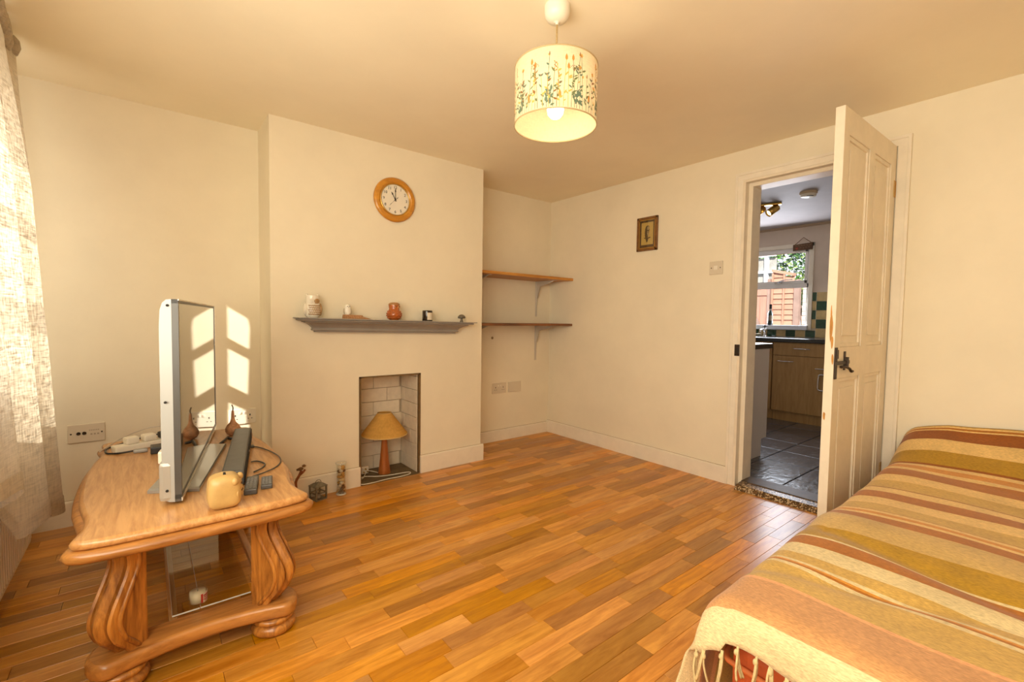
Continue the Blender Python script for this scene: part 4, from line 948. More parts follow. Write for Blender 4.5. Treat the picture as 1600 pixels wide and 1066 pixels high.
# remote controls
def remote(c, ang, L, w, h, label, mat):
    t = thing('remote_control', (c[0], c[1], TZ), label, 'remote control'); ca, sa = math.cos(ang), math.sin(ang)
    def b(mb, a, d, m=0, bev=0):
        tmp = MB(); tmp.box(a, d, m, bev); mb.add([(c[0]+p[0]*ca-p[1]*sa, c[1]+p[0]*sa+p[1]*ca, p[2]) for p in tmp.v], tmp.f, m)
    mb = MB(); b(mb, (-L/2, -w/2, TZ+.0005), (L/2, w/2, TZ+h), bev=.004); mb.build('case', mat, t)
    for i in range(int(L/.017)-1):
        for j in (-1, 0, 1):
            mb = MB(); b(mb, (-L/2+.012+i*.017, j*w*.28-.004, TZ+h-.001), (-L/2+.021+i*.017, j*w*.28+.004, TZ+h+.002), bev=.001); mb.build('button', bm_, t)
bm_ = pm('button_grey', (.20, .19, .18), rough=.5)
remote((.281, 1.815), R(78), .150, .040, .020, 'longer dark remote control lying between the pig and the smaller remote', M['dgrey'])
remote((.330, 1.820), R(79), .105, .036, .016, 'shorter dark remote control on the table right of the longer one', M['dgrey'])

# loose cables on the table
mb = MB(); zc = TZ+.004
mb.tube(smooth_path([(.378, 2.375, zc), (.400, 2.335, zc), (.425, 2.24, zc), (.436, 2.14, zc), (.425, 2.06, zc), (.395, 2.00, zc), (.345, 1.955, zc), (.300, 1.93, zc)], 10), .0025, 7)
mb.tube(smooth_path([(.328, 2.13, zc), (.352, 2.125, zc), (.368, 2.07, zc), (.350, 2.02, zc), (.315, 1.985, zc)], 10), .0028, 7)
mb.box((.362, 2.365, TZ+.001), (.380, 2.395, TZ+.009), bev=.002)
tag(mb.build('usb_cable', M['dgrey']), 'thin grey cable looped on the table right of the soundbar', 'cable')
t = thing('power_strip', (.0, 2.60, TZ), 'white extension lead with plugs behind the television at the back of the table', 'extension lead')
mb = MB(); a = R(62)
def pbx(mb, x0, x1, y0, y1, z0, z1, bev=0, m=0):
    tmp = MB(); tmp.box((x0, y0, z0), (x1, y1, z1), m, bev); mb.add([(-.020+p[0]*math.cos(a)-p[1]*math.sin(a), 2.655+p[0]*math.sin(a)+p[1]*math.cos(a), p[2]) for p in tmp.v], tmp.f, m)
a = R(20); pbx(mb, -.11, .13, -.028, .028, TZ+.0005, TZ+.030, bev=.006); mb.build('strip', M['plastic'], t)
for k, (u, mt) in enumerate(((-.045, M['plastic']), (.02, M['plastic']), (.085, M['black']))):
    mb = MB(); pbx(mb, u-.024, u+.024, -.024, .024, TZ+.030, TZ+.060, bev=.008, m=0); mb.build('plug', mt, t, 'black plug' if k == 2 else None)
mb = MB(); mb.box((.004, 2.50, TZ+.0005), (.052, 2.57, TZ+.030), bev=.004); tag(mb.build('power_adapter', M['black']), 'black power adapter on the table behind the television', 'adapter')
mb = MB(); mb.box((-.055, 2.555, TZ+.0005), (-.005, 2.585, TZ+.016), bev=.006); tag(mb.build('grey_adapter', M['silver']), 'small silver plug lying in front of the extension lead', 'plug')
mb = MB(); mb.tube(smooth_path([(.075, 2.78, TZ+.03), (.0, 2.80, TZ+.02), (-.09, 2.78, TZ+.005), (-.145, 2.71, TZ+.004), (-.145, 2.62, TZ+.004), (-.10, 2.585, TZ+.005), (-.05, 2.575, TZ+.010)], 10), .0035, 7)
tag(mb.build('power_cable', M['black']), 'black cable curving round the back left of the table', 'cable')
mb = MB(); mb.tube(smooth_path([(-.17, 2.66, TZ+.004), (-.10, 2.77, TZ+.03), (-.01, 2.84, TZ+.05), (.06, 2.82, TZ+.06), (.12, 2.70, TZ+.10)], 10), .0022, 7)
tag(mb.build('aerial_lead', M['steel']), 'thin grey lead rising behind the television', 'cable')

# ------------------------------------------------------------------ curtain, pole, radiator
def lerp(a, b, f): return a+(b-a)*f
def interp(tab, z):
    for (z0, v0), (z1, v1) in zip(tab, tab[1:]):
        if z <= z0: return v0
        if z <= z1: return lerp(v0, v1, (z-z0)/(z1-z0))
    return tab[-1][1]
CT = 2.165
farY = [(.20, 2.83), (.45, 2.80), (.80, 2.78), (1.13, 2.775), (1.6, 2.75), (2.0, 2.78), (2.165, 2.82)]
farX = [(.20, -.305), (.6, -.325), (1.13, -.348), (1.6, -.355), (2.165, -.40)]
def make_curtain(name, ynear, yfar, flip, label, hem):
    t = thing(name, (-.40, (ynear+2.8)/2 if yfar is None else (ynear+yfar)/2, CT), label, 'curtain', 'linen curtains')
    NU, NV = 150, 60; vs = []
    for j in range(NV+1):
        f = j/NV
        for i in range(NU+1):
            u = i/NU
            zb = hem(u); z = CT-(CT-zb)*f
            ye = interp(farY, z) if yfar is None else yfar
            xe = interp(farX, z)
            g = .35+.65*min(1, f*1.6); 
            ph = 2*PI*(4.0*u+.18*math.sin(3*u+f*1.2))
            y = lerp(ynear, ye, u)+.018*math.sin(2*ph)*g
            x = xe-.012*(1-u)+(.036*g)*math.sin(ph+1.2)+.010*math.sin(2.3*ph+f*3)*g+(.010*math.sin(40*u)*(1-f)**6)
            if u > .93: x += -.03*((u-.93)/.07)
            vs.append((x, y, z))
    mb = MB(); mb.add(vs, [(j*(NU+1)+i, j*(NU+1)+i+1, (j+1)*(NU+1)+i+1, (j+1)*(NU+1)+i) for j in range(NV) for i in range(NU)], smooth=True)
    mb.build('curtain_panel', M['curtain'], t)
    # hem band and heading tape follow the cloth
    hm = MB(); row = NV; k0 = NV-2
    hv = [vs[k0*(NU+1)+i] for i in range(NU+1)]+[vs[NV*(NU+1)+i] for i in range(NU+1)]
    hv = [(p[0]+.003, p[1], p[2]) for p in hv]
    hm.add(hv, [(i, i+1, NU+1+i+1, NU+1+i) for i in range(NU)], smooth=True); hm.build('hem', M['curtain'], t)
    for i in range(0, NU, 6):
        hd = MB(); p = vs[i]; hd.tube([(p[0], p[1], p[2]-.01), (p[0]+.010, p[1], p[2]+.018), (p[0]+.006, p[1]+.006, p[2]+.045), (p[0]-.006, p[1]+.004, p[2]+.058)], .013, 8); hd.build('heading_pleat', M['curtain'], t)
    return t
def hem_far(u):
    return interp([(0, .60), (.24, .585), (.33, .50), (.385, .375), (.43, .37), (.49, .40), (.60, .335), (.80, .30), (.90, .265), (1.0, .235)], u)
make_curtain('curtain', 1.66, None, False, 'grey-beige linen curtain hanging at the left edge of the room over the radiator', hem_far)
t = thing('curtain_pole', (-.42, 1.3, 2.19), 'slim curtain pole fixed above the side window', 'curtain pole')
mb = MB(); mb.tube([(-.425, -.6, 2.195), (-.425, 2.80, 2.195)], .010, 12); mb.build('pole', M['white'], t)
mb = MB(); mb.lathe([(.010, 0), (.014, .004), (.012, .012), (0, .014)], (-.425, 2.80, 2.195), 14, axis=(0,1,0)); mb.build('finial', M['white'], t)
for y in (-.5, 2.74):
    mb = MB(); mb.tube([(XW, y, 2.195), (-.425, y, 2.195)], .008, 8); mb.build('bracket', M['white'], t)
t = thing('radiator', (XW+.05, 2.1, 0), 'white ribbed panel radiator under the curtain', 'radiator')
M['rad'] = pm('radiator_enamel', (.80, .73, .60), rough=.35, spec=.5)
ry0, ry1, rz0, rz1 = 1.35, 2.90, .085, .62
mb = MB(); nr = int((ry1-ry0)/.033); pts = []
for i in range(nr):
    y = ry0+(ry1-ry0)*i/nr; d = (ry1-ry0)/nr
    pts += [(y, -.428), (y+d*.22, -.428), (y+d*.36, -.418), (y+d*.78, -.418), (y+d*.92, -.428)]
pts = [(p[1], p[0]) for p in pts]+[(-.428, ry1), (-.446, ry1), (-.446, ry0)]
mb.prism(pts, 'z', rz0+.02, rz1-.02); mb.build('front_panel', M['rad'], t)
mb = MB(); mb.box((-.446, ry0, rz0), (-.420, ry1, rz0+.022), bev=.006); mb.box((-.446, ry0, rz1-.022), (-.420, ry1, rz1), bev=.006); mb.box((-.446, ry1-.014, rz0), (-.421, ry1, rz1), bev=.005); mb.build('frame', M['rad'], t)
mb = MB(); mb.box((-.515, ry0+.01, rz0+.02), (-.495, ry1-.01, rz1-.02)); mb.build('back_panel', M['rad'], t)
mb = MB()
for y in (ry0+.15, ry1-.15): mb.box((XW, y-.02, .2), (-.446, y+.02, .55))
mb.build('wall_bracket', M['rad'], t)
mb = MB(); mb.tube([(-.47, ry1-.02, rz0+.02), (-.47, ry1-.02, 0)], .0075, 8); mb.build('pipe', M['rad'], t)

# ------------------------------------------------------------------ daybed and striped throw
t = thing('daybed', (2.1, .05, 0), 'low daybed with red upholstered base under the striped throw along the bottom right', 'bed')
M['redcloth'] = pm('red_orange_cloth', (.50, .090, .018), rough=.75, var=.25, vscale=14, bump=.3, bscale=90)
mb = MB(); mb.box((1.12, -.42, .10), (3.08, .525, .35), bev=.05); mb.build('base_cushion', M['redcloth'], t)
mb = MB(); mb.box((1.14, -.40, .345), (3.08, .50, .400), bev=.025); mb.build('mattress', M['redcloth'], t)
mb = MB(); mb.tube(smooth_path([(1.108, -.38, .275), (1.106, .1, .272), (1.106, .46, .275), (1.13, .53, .275), (1.25, .543, .275)]), .007, 8); mb.build('piping', pm('bright_red_piping', (.62, .16, .04), rough=.7), t)
for x in (1.2, 3.0):
    for y in (-.36, .48):
        mb = MB(); mb.lathe([(.022, 0), (.028, .10)], (x, y, 0), 14); mb.build('foot', M['pinedk'], t)
mb = MB(); mb.box((2.86, -.36, .402), (3.08, .40, .505), bev=.045); tag(mb.build('pillow', M['redcloth']), 'pillow bulging under the throw at the wall end of the daybed', 'pillow')

CRE = (.74, .50, .19); CRE2 = (.68, .54, .29); TAN = (.56, .35, .09); OLI = (.42, .235, .018); RUS = (.40, .140, .014); ORA = (.62, .26, .035); PEA = (.56, .285, .115); PNK = (.76, .37, .16); GOL = (.46, .25, .02); RDK = (.29, .085, .007)
stripes = [(1.080, CRE2), (1.240, PEA), (1.254, PNK), (1.384, TAN), (1.400, CRE2), (1.408, RUS), (1.416, ORA), (1.428, CRE2), (1.473, TAN), (1.540, CRE2), (1.600, RUS), (1.610, CRE2), (1.716, OLI), (1.855, (.56, .37, .13)), (1.914, RUS), (1.936, CRE), (1.962, ORA), (1.984, CRE), (1.988, RUS), (2.078, TAN), (2.163, CRE), (2.250, RUS), (2.318, CRE), (2.326, RDK), (2.430, TAN), (2.510, CRE), (2.612, RUS), (2.652, CRE), (2.712, ORA), (2.748, CRE), (2.764, RDK), (2.868, OLI), (2.968, CRE), (3.056, RDK), (3.066, CRE), (3.080, RUS), (3.092, CRE), (3.30, OLI)]
def zt(x, y):
    tab = [(1.0, .450), (2.35, .452), (2.6, .460), (2.75, .475), (2.86, .520), (2.96, .566), (3.05, .604), (3.10, .626), (3.2, .63)]
    z = interp(tab, x)
    z += .010*math.sin(3.1*x+1.0)*math.sin(4.2*y+.6)+.006*math.sin(7.3*x+3*y)+.004*math.sin(17*x-9*y)*math.sin(5*y+2*x)
    if x > 2.7: z += (x-2.7)/.4*(.022*math.exp(-((y-.12)/.22)**2)-.030*max(0, min(1, (y-.40)/.15)))
    # soft folds running along the bed
    z -= .012*math.exp(-(((x-1.64)-.25*(y-.3))/.035)**2)*(1 if y < .5 else .4); z += .008*math.exp(-(((x-1.78)-.2*(y-.3))/.06)**2)
    z -= .010*math.exp(-(((x-1.40)+.35*(y-.3))/.03)**2); z += .006*math.exp(-((x-2.60-.3*(y-.1))/.03)**2)*max(0, .35-y)*3
    z -= .02*max(0, (y-.42)/.14)**2 if y > .42 else 0
    return z
def edge(a, r):
    if a <= 0: return a, 0.0
    if a < r*PI/2: return r*math.sin(a/r), -r*(1-math.cos(a/r))
    return r, -r-(a-r*PI/2)
XF, YS = 1.125, .52       # where the foot and the side begin to turn down
def throw_pt(s, q):       # s along the bed (hem .985 .. 3.12), q across (from the near side to the far drop)
    ax, dzx = edge(XF-s, .055); ay, dzy = edge(q-YS, .05)
    x = XF-ax; y = YS+ay
    z = zt(min(x, 3.13), min(y, .57))
    # the side drop spreads outwards a little; ripples at the corner
    dropx, dropy = -dzx, -dzy
    fl = dropx*.10; x -= fl
    side = max(0, dropy-.03)
    rip = .018*math.sin(26*s+1.5)*min(1, side*5); y += side*.14+rip
    x -= max(0, side)*.10*math.exp(-((s-.985)/.12)**2)
    if side > 0: x += .03*math.exp(-((s-1.06)/.05)**2)*min(1, side*6)
    z = z+dzx*(1 if dropy < .02 else max(0, 1-dropy*6))+dzy
    # scalloped sag of the hem along the foot
    if s < 1.08: z += .006*math.sin(30*q); x += .010*math.sin(19*q+.6)*min(1, (1.08-s)/.08)
    if s < 1.10 and q < .5: z += (.022*math.sin((q-.25)*6.0))*((1.10-s)/.115)
    return (x, y, max(z, .012))
ss = [.985]
bounds = [b for b, c in stripes]
for b in bounds:
    a = ss[-1]
    if a >= 3.0999: break
    b = min(b, 3.100); nseg = max(1, int(round((b-a)/.016)))
    ss += [a+(b-a)*(i+1)/nseg for i in range(nseg)]
qs = [-.62+i*.018 for i in range(int((.50+.62)/.018)+1)]; qq = qs[-1]
while qq < 1.02: qq += .0125; qs.append(qq)
vs = [throw_pt(s, q) for s in ss for q in qs]; nq = len(qs)
me = bpy.data.meshes.new('throw_blanket'); me.from_pydata(vs, [], [(i*nq+j, i*nq+j+1, (i+1)*nq+j+1, (i+1)*nq+j) for i in range(len(ss)-1) for j in range(nq-1)])
ca = me.color_attributes.new('stripe', 'FLOAT_COLOR', 'CORNER')
pi = 0
for i in range(len(ss)-1):
    mid = (ss[i]+ss[i+1])/2; c = next((c for b, c in stripes if mid < b), OLI)
    for j in range(nq-1):
        for li in me.polygons[pi].loop_indices: ca.data[li].color = (*c, 1)
        me.polygons[pi].use_smooth = True; pi += 1
mthrow, n, l, b = nt('woven_throw')
at = n.new('ShaderNodeAttribute'); at.attribute_name = 'stripe'
geo = n.new('ShaderNodeNewGeometry'); mp = n.new('ShaderNodeMapping'); mp.inputs['Scale'].default_value = (1, .22, 1); l.new(geo.outputs['Position'], mp.inputs[0])
n1 = n.new('ShaderNodeTexNoise'); n1.inputs['Scale'].default_value = 420; n1.inputs['Detail'].default_value = 3; l.new(mp.outputs[0], n1.inputs['Vector'])
n2 = n.new('ShaderNodeTexNoise'); n2.inputs['Scale'].default_value = 9; n2.inputs['Detail'].default_value = 5; l.new(geo.outputs['Position'], n2.inputs['Vector'])
r1 = n.new('ShaderNodeMapRange'); r1.inputs['From Min'].default_value = .3; r1.inputs['From Max'].default_value = .7; r1.inputs['To Min'].default_value = .74; r1.inputs['To Max'].default_value = 1.2; l.new(n1.outputs['Fac'], r1.inputs['Value'])
r2 = n.new('ShaderNodeMapRange'); r2.inputs['From Min'].default_value = .3; r2.inputs['From Max'].default_value = .7; r2.inputs['To Min'].default_value = .9; r2.inputs['To Max'].default_value = 1.08; l.new(n2.outputs['Fac'], r2.inputs['Value'])
mm = n.new('ShaderNodeMath'); mm.operation = 'MULTIPLY'; l.new(r1.outputs[0], mm.inputs[0]); l.new(r2.outputs[0], mm.inputs[1])
vm = n.new('ShaderNodeVectorMath'); vm.operation = 'SCALE'; l.new(at.outputs['Color'], vm.inputs[0]); l.new(mm.outputs[0], vm.inputs['Scale']); l.new(vm.outputs[0], b.inputs['Base Color'])
b.inputs['Roughness'].default_value = .9; b.inputs['Specular IOR Level'].default_value = .15; b.inputs['Sheen Weight'].default_value = .15
bp = n.new('ShaderNodeBump'); bp.inputs['Strength'].default_value = .35; bp.inputs['Distance'].default_value = .0015; l.new(n1.outputs['Fac'], bp.inputs['Height']); l.new(bp.outputs[0], b.inputs['Normal'])
me.materials.append(mthrow)
thr_o = bpy.data.objects.new('throw_blanket', me); COL.objects.link(thr_o)
tag(thr_o, 'woven throw in cream, rust and olive stripes with fringe spread over the daybed', 'throw')
so = thr_o.modifiers.new('thickness', 'SOLIDIFY'); so.thickness = .004; so.offset = -1
M['fringe'] = pm('fringe_cotton', (.62, .49, .24), rough=.9, var=.2, vscale=120)
rf = random.Random(11); q = .20
while q < .60:
    p = Vector(throw_pt(.985, q)); L = rf.uniform(.07, .11)
    if p.z < .06: break
    mb = MB(); 
    for k in range(3):
        ox, oy = rf.uniform(-.006, .006), rf.uniform(-.006, .006); bend = rf.uniform(-.012, .012)
        mb.tube(smooth_path([(p.x-.001, p.y+oy*.4, p.z+.003), (p.x-.006+ox, p.y+oy, p.z-L*.35), (p.x-.004+ox*1.5, p.y+oy+bend*.5, p.z-L*.7), (p.x+ox*2, p.y+oy*1.5+bend, max(.005, p.z-L))], 4), .0028, 5)
    mb.sphere((p.x-.004, p.y, p.z-.012), (.006, .006, .008), u=8, v=6)
    mb.build('tassel', M['fringe'], thr_o); q += rf.uniform(.028, .046)

# ------------------------------------------------------------------ kitchen shell
KX0, KX1, KY0, KY1, KH = XB+TB, 6.20, .45, 3.25, 2.295
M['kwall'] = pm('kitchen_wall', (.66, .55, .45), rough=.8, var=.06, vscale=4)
KWY0, KWY1, KWZ0, KWZ1 = 2.10, 3.02, 1.035, 2.03
kw = wall_with_hole('wall_kitchen', M['kwall'], 'x', KX1, KX1+.20, KY0-.2, KY1+.2, -.02, KH, (KWY0, KWY1, KWZ0, KWZ1))
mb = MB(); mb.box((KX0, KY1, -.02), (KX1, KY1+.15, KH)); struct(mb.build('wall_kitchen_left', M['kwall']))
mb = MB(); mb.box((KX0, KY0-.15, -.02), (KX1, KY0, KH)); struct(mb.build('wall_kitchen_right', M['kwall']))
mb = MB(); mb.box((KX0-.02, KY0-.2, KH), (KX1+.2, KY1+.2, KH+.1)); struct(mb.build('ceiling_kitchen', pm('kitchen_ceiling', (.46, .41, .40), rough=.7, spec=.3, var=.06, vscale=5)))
mb = MB(); mb.box((KX1-.020, KY0, KH-.028), (KX1, KY1, KH)); struct(mb.build('trim_kitchen_ceiling', pm('cornice_wood', (.45, .33, .22), rough=.6)))
kf_mat = pm('slate_grout', (.035, .033, .032), rough=.8)
mb = MB(); mb.box((KX0-.01, KY0-.1, -.12), (KX1+.1, KY1+.1, -.004)); kfloor = struct(mb.build('floor_kitchen', kf_mat))
M['slate'] = pm('slate_tile', (.10, .095, .10), rough=.24, spec=.8, var=.5, vscale=7, bump=.9, bscale=14, stretch=(1, 2.2, 1))
TP = .355; x = 3.225-.0
x0 = 3.58-TP
i = 0
while x0+TP*i < KX1:
    a = max(x0+TP*i+.004, KX0+.001); c = min(x0+TP*(i+1)-.004, KX1); j = -3
    while 1.25+TP*j < KY1:
        e0 = max(1.25+TP*j+.004, KY0); e1 = min(1.25+TP*(j+1)-.004, KY1); j += 1
        if e1-e0 < .02 or c-a < .02: continue
        mb = MB(); mb.box((a, e0, -.012), (c, e1, .004+random.uniform(-.0006, .0006)), bev=.002); mb.build('slate_tile', M['slate'], kfloor)
    i += 1
# kitchen window
kwn = struct_empty('window_2', (KX1, 2.55, KWZ0))
M['upvc'] = pm('white_upvc', (.80, .78, .76), rough=.3)
mb = MB(); ox0, ox1 = KX1+.01, KX1+.07
mb.box((ox0, KWY0, KWZ0), (ox1, KWY0+.028, KWZ1), bev=.004); mb.box((ox0, KWY1-.03, KWZ0), (ox1, KWY1, KWZ1), bev=.004); mb.box((ox0, KWY0, KWZ0), (ox1, KWY1, KWZ0+.050), bev=.004); mb.box((ox0, KWY0, KWZ1-.03), (ox1, KWY1, KWZ1), bev=.004); mb.box((ox0, KWY0, 1.545), (ox1, KWY1, 1.595), bev=.004)
mb.build('window_frame', M['upvc'], kwn)
mb = MB()
for a in ((KWY0+.026, KWY0+.055, 1.595, KWZ1-.028), (KWY1-.06, KWY1-.03, 1.595, KWZ1-.028), (KWY0+.026, KWY1-.03, 1.592, 1.632), (KWY0+.026, KWY1-.03, KWZ1-.058, KWZ1-.028)): mb.box((ox0-.006, a[0], a[2]), (ox1-.012, a[1], a[3]), bev=.004)
mb.build('top_sash', M['upvc'], kwn)
mb = MB(); mb.box((KX1-.016, KWY0-.045, KWZ0), (KX1+.012, KWY0+.002, KWZ1+.045), bev=.004); mb.box((KX1-.016, KWY0-.045, KWZ1-.002), (KX1+.012, KWY1+.05, KWZ1+.045), bev=.004); mb.build('architrave', M['white'], kwn)
mb = MB(); mb.box((KX1+.038, KWY0+.02, KWZ0+.04), (KX1+.042, KWY1-.02, 1.56)); mb.box((KX1+.034, KWY0+.05, 1.62), (KX1+.038, KWY1-.05, KWZ1-.05)); mb.build('pane', M['glassclear'], kwn)
mb = MB(); mb.tube(smooth_path([(KX1-.004, 2.42, 1.612), (KX1-.03, 2.44, 1.618), (KX1-.035, 2.36, 1.640), (KX1-.03, 2.27, 1.645)]), .006, 7); mb.box((KX1-.008, 2.40, 1.60), (KX1+.002, 2.48, 1.625)); mb.build('stay_handle', M['chrome'], kwn)
mb = MB(); mb.box((KX1-.05, KWY0-.01, KWZ0-.004), (KX1+.012, KWY1+.05, KWZ0+.050), bev=.004); mb.build('window_sill', pm('sill_white', (.70, .74, .82), rough=.3), kwn)
# wall tiles, green and cream checks
M['tgreen'] = pm('green_tile', (.010, .055, .022), rough=.15, coat=.4, var=.3, vscale=30); M['tcream'] = pm('cream_tile', (.60, .43, .19), rough=.2, coat=.3, var=.15, vscale=20)
TS = .1075; ZC = .945
mb = MB(); mb.box((KX1-.004, KY0, ZC), (KX1, KWY0-.046, ZC+5*TS)); mb.box((KX1-.004, KWY0-.05, ZC), (KX1, KY1, KWZ0-.006)); mb.build('tile_grout', pm('grout', (.62, .53, .38), rough=.9), kw)
for r in range(5):
    k = 0; y = 2.116
    for k in range(-12, 16):
        e0 = y-TS*(k+1)+.002; e1 = y-TS*k-.002
        z0, z1 = ZC+r*TS+.002, ZC+(r+1)*TS-.002
        if e0 < KY0 or e1 > KY1: continue
        if e1 > KWY0-.044:
            if r > 0:
                if e0 < KWY0-.05: e1 = KWY0-.048
                else: continue
            else: z1 = min(z1, KWZ0-.008)
        if e1-e0 < .01: continue
        mb = MB(); mb.box((KX1-.010, e0, z0), (KX1-.002, e1, z1), bev=.0018); mb.build('wall_tile', M['tgreen'] if (k+r) % 2 == 0 else M['tcream'], kw)

# kitchen units
M['beech'] = wood('beech_laminate', (.33, .18, .060), (.42, .25, .095), 'z', 30, rough=.4, grain=8)
M['worktop'] = pm('dark_worktop', (.030, .028, .028), rough=.18, spec=.6, var=.4, vscale=60)
XD = 5.60
def unit(y0, y1, label, hinge_handle='left', hand=True, loop=False):
    t = thing('base_cabinet', (5.9, (y0+y1)/2, 0), label, 'cabinet', 'beech base cabinets')
    mb = MB(); mb.box((XD+.02, y0+.001, .11), (KX1-.002, y1-.001, .895)); mb.build('carcass', M['beech'], t)
    mb = MB(); mb.box((XD+.055, y0, .005), (XD+.07, y1, .112)); mb.build('plinth', M['beech'], t)
    dr = MB(); dr.box((XD, y0+.005, .752), (XD+.02, y1-.005, .888), bev=.002); d = dr.build('drawer', M['beech'], t)
    dd = MB(); dd.box((XD, y0+.005, .122), (XD+.02, y1-.005, .744), bev=.002); dq = dd.build('door', M['beech'], t)
    def bow(yc, z, par, w=.17):
        mb = MB(); mb.tube(smooth_path([(XD+.002, yc-w/2, z), (XD-.020, yc-w*.3, z), (XD-.026, yc, z), (XD-.020, yc+w*.3, z), (XD+.002, yc+w/2, z)], 6), .006, 8, rs=None); mb.build('handle', M['chrome'], par)
    bow((y0+y1)/2-.02, .830, d)
    if hand: bow(y1-.13 if hinge_handle == 'left' else y0+.13, .684, dq)
    return t, dq
t, dq = unit(1.695, 2.232, 'beech cabinet with drawer and door in the middle of the doorway view')
unit(2.236, 2.775, 'beech cabinet left of the middle one, half hidden by the white panel', 'right')
t3, dq3 = unit(1.15, 1.691, 'beech cabinet right of the middle one, behind the open door')
unit(.60, 1.146, 'beech cabinet at the right end of the run, hidden by the open door')
# towel ring over the middle cabinet's door
mb = MB(); mb.tube(smooth_path([(XD-.004, 1.79, .625), (XD-.03, 1.79, .628), (XD-.034, 1.74, .628), (XD-.034, 1.66, .628)]), .005, 7)
mb.tube(smooth_path([(XD-.034, 1.66, .565), (XD-.034, 1.735, .568), (XD-.034, 1.756, .545), (XD-.034, 1.760, .43), (XD-.034, 1.748, .405), (XD-.034, 1.70, .400), (XD-.034, 1.64, .402)], 6), .008, 8)
mb.tube([(XD-.004, 1.70, .565), (XD-.034, 1.70, .567)], .005, 7)
tag(mb.build('towel_ring', M['chrome']), 'black and chrome towel ring on the beech cabinet door by the open door', 'towel ring')
t = thing('worktop', (5.9, 1.7, .9), 'dark worktop running under the kitchen window', 'worktop')
mb = MB(); mb.box((XD-.03, .58, .897), (KX1-.001, KY1-.01, .942), bev=.008); mb.build('slab', M['worktop'], t)
mb = MB(); mb.box((5.72, 2.46, .9425), (6.10, 3.0, .946), bev=.001); mb.build('sink_rim', M['chrome'], t)
# unit with the white side panel
t = thing('peninsula_cabinet', (3.7, 1.95, 0), 'kitchen unit with plain white side panel just inside the doorway on the left', 'cabinet')
mb = MB(); mb.prism([(KX0+.06, .006), (3.98, .006), (3.98, .148), (4.073, .148), (4.073, .897), (KX0+.06, .897)], 'y', 1.65, 1.668); mb.build('side_panel', pm('white_laminate', (.66, .60, .54), rough=.4), t)
mb = MB(); mb.box((KX0+.06, 1.669, .15), (4.06, 2.24, .896)); mb.build('carcass', M['beech'], t)
mb = MB(); mb.box((4.062, 1.672, .155), (4.08, 2.23, .89), bev=.002); mb.build('door', M['beech'], t)
mb = MB(); mb.box((KX0+.04, 1.635, .898), (4.10, 2.26, .940), bev=.006); tag(mb.build('worktop', M['worktop']), 'short dark worktop on the white-sided unit by the doorway', 'worktop')
# taps, bottle, bowl, sign, alarm, spots
for i, yy in enumerate((2.705, 2.520)):
    t = thing('pillar_tap', (6.06, yy, .946), ('left' if i == 0 else 'right')+' chrome pillar tap of the pair at the kitchen sink', 'tap', 'sink taps')
    mb = MB(); mb.lathe([(.022, 0), (.016, .008), (.013, .05), (.015, .075), (.013, .095), (.010, .10)], (6.06, yy, .946), 16); mb.build('body', M['chrome'], t)
    mb = MB(); mb.tube(smooth_path([(6.06, yy, 1.0), (6.0, yy, 1.03), (5.95, yy, 1.025), (5.94, yy, 1.0)]), .010, 9); mb.build('spout', M['chrome'], t)
    mb = MB(); mb.lathe([(.008, .10), (.008, .115), (.016, .118), (.016, .135), (.006, .142), (0, .142)], (6.06, yy, .946), 12)
    for k in range(2): mb.tube([(6.06-.030*math.cos(k*PI/2+.4), yy-.030*math.sin(k*PI/2+.4), 1.073), (6.06+.030*math.cos(k*PI/2+.4), yy+.030*math.sin(k*PI/2+.4), 1.073)], .006, 7)
    mb.build('cross_head', M['dgrey'], t)
t = thing('soap_dish', (6.02, 2.615, .946), 'small pale yellow soap dish between the taps', 'dish')
mb = MB(); mb.lathe([(.030, 0), (.048, .018), (.052, .030), (.047, .030), (.030, .008), (0, .006)], (6.02, 2.615, .946), 24, sy=1.4); mb.build('dish', pm('pale_dish', (.60, .55, .36), rough=.3), t)
bx, by, bz = KX1-.020, 2.512, KWZ0+.046
t = thing('bottle', (bx, by, bz), 'dark green bottle standing on the kitchen window sill', 'bottle')
mb = MB(); mb.lathe([(.026, 0), (.029, .006), (.029, .145), (.022, .172), (.012, .190), (.012, .225), (.014, .228), (.014, .236), (.011, .238), (0, .238)], (bx, by, bz), 24); mb.build('glass', pm('bottle_glass', (.02, .030, .022), rough=.08, coat=.5), t)
patch((bx, by, bz), .0292, R(150), R(290), .06, .125).build('label', pm('bottle_label', (.18, .13, .08), rough=.7), t)
mb = MB(); mb.lathe([(.0135, .205), (.0150, .210), (.0150, .262), (.013, .266), (0, .266)], (bx, by, bz), 18); mb.build('cap', M['black'], t)
mb = MB(); mb.lathe([(.0155, .188), (.0155, .206)], (bx, by, bz), 18); mb.build('neck_band', M['steel'], t)
t = thing('hanging_sign', (KX1-.03, 2.17, 2.03), 'small brown wooden sign hanging by a cord at the kitchen window corner', 'sign')
mb = MB(); sy0, sy1 = 2.070, 2.278
vs = []
for dx in (-.034, -.020): vs += [(KX1+dx, sy1, 1.988), (KX1+dx, sy0, 1.992), (KX1+dx, sy0, 2.072), (KX1+dx, sy1, 2.062)]
mb.add(vs, [(0,1,2,3), (4,5,6,7), (0,1,5,4), (1,2,6,5), (2,3,7,6), (3,0,4,7)]); mb.build('board', pm('sign_wood', (.13, .065, .03), rough=.7, var=.3, vscale=30, stretch=(1, .2, 1)), t)
mb = MB(); mb.tube([(KX1-.027, 2.262, 2.060), (KX1-.018, 2.172, 2.142), (KX1-.027, 2.085, 2.070)], .0035, 6); mb.build('cord', M['pinedk'], t)
mb = MB(); rq = random.Random(2)
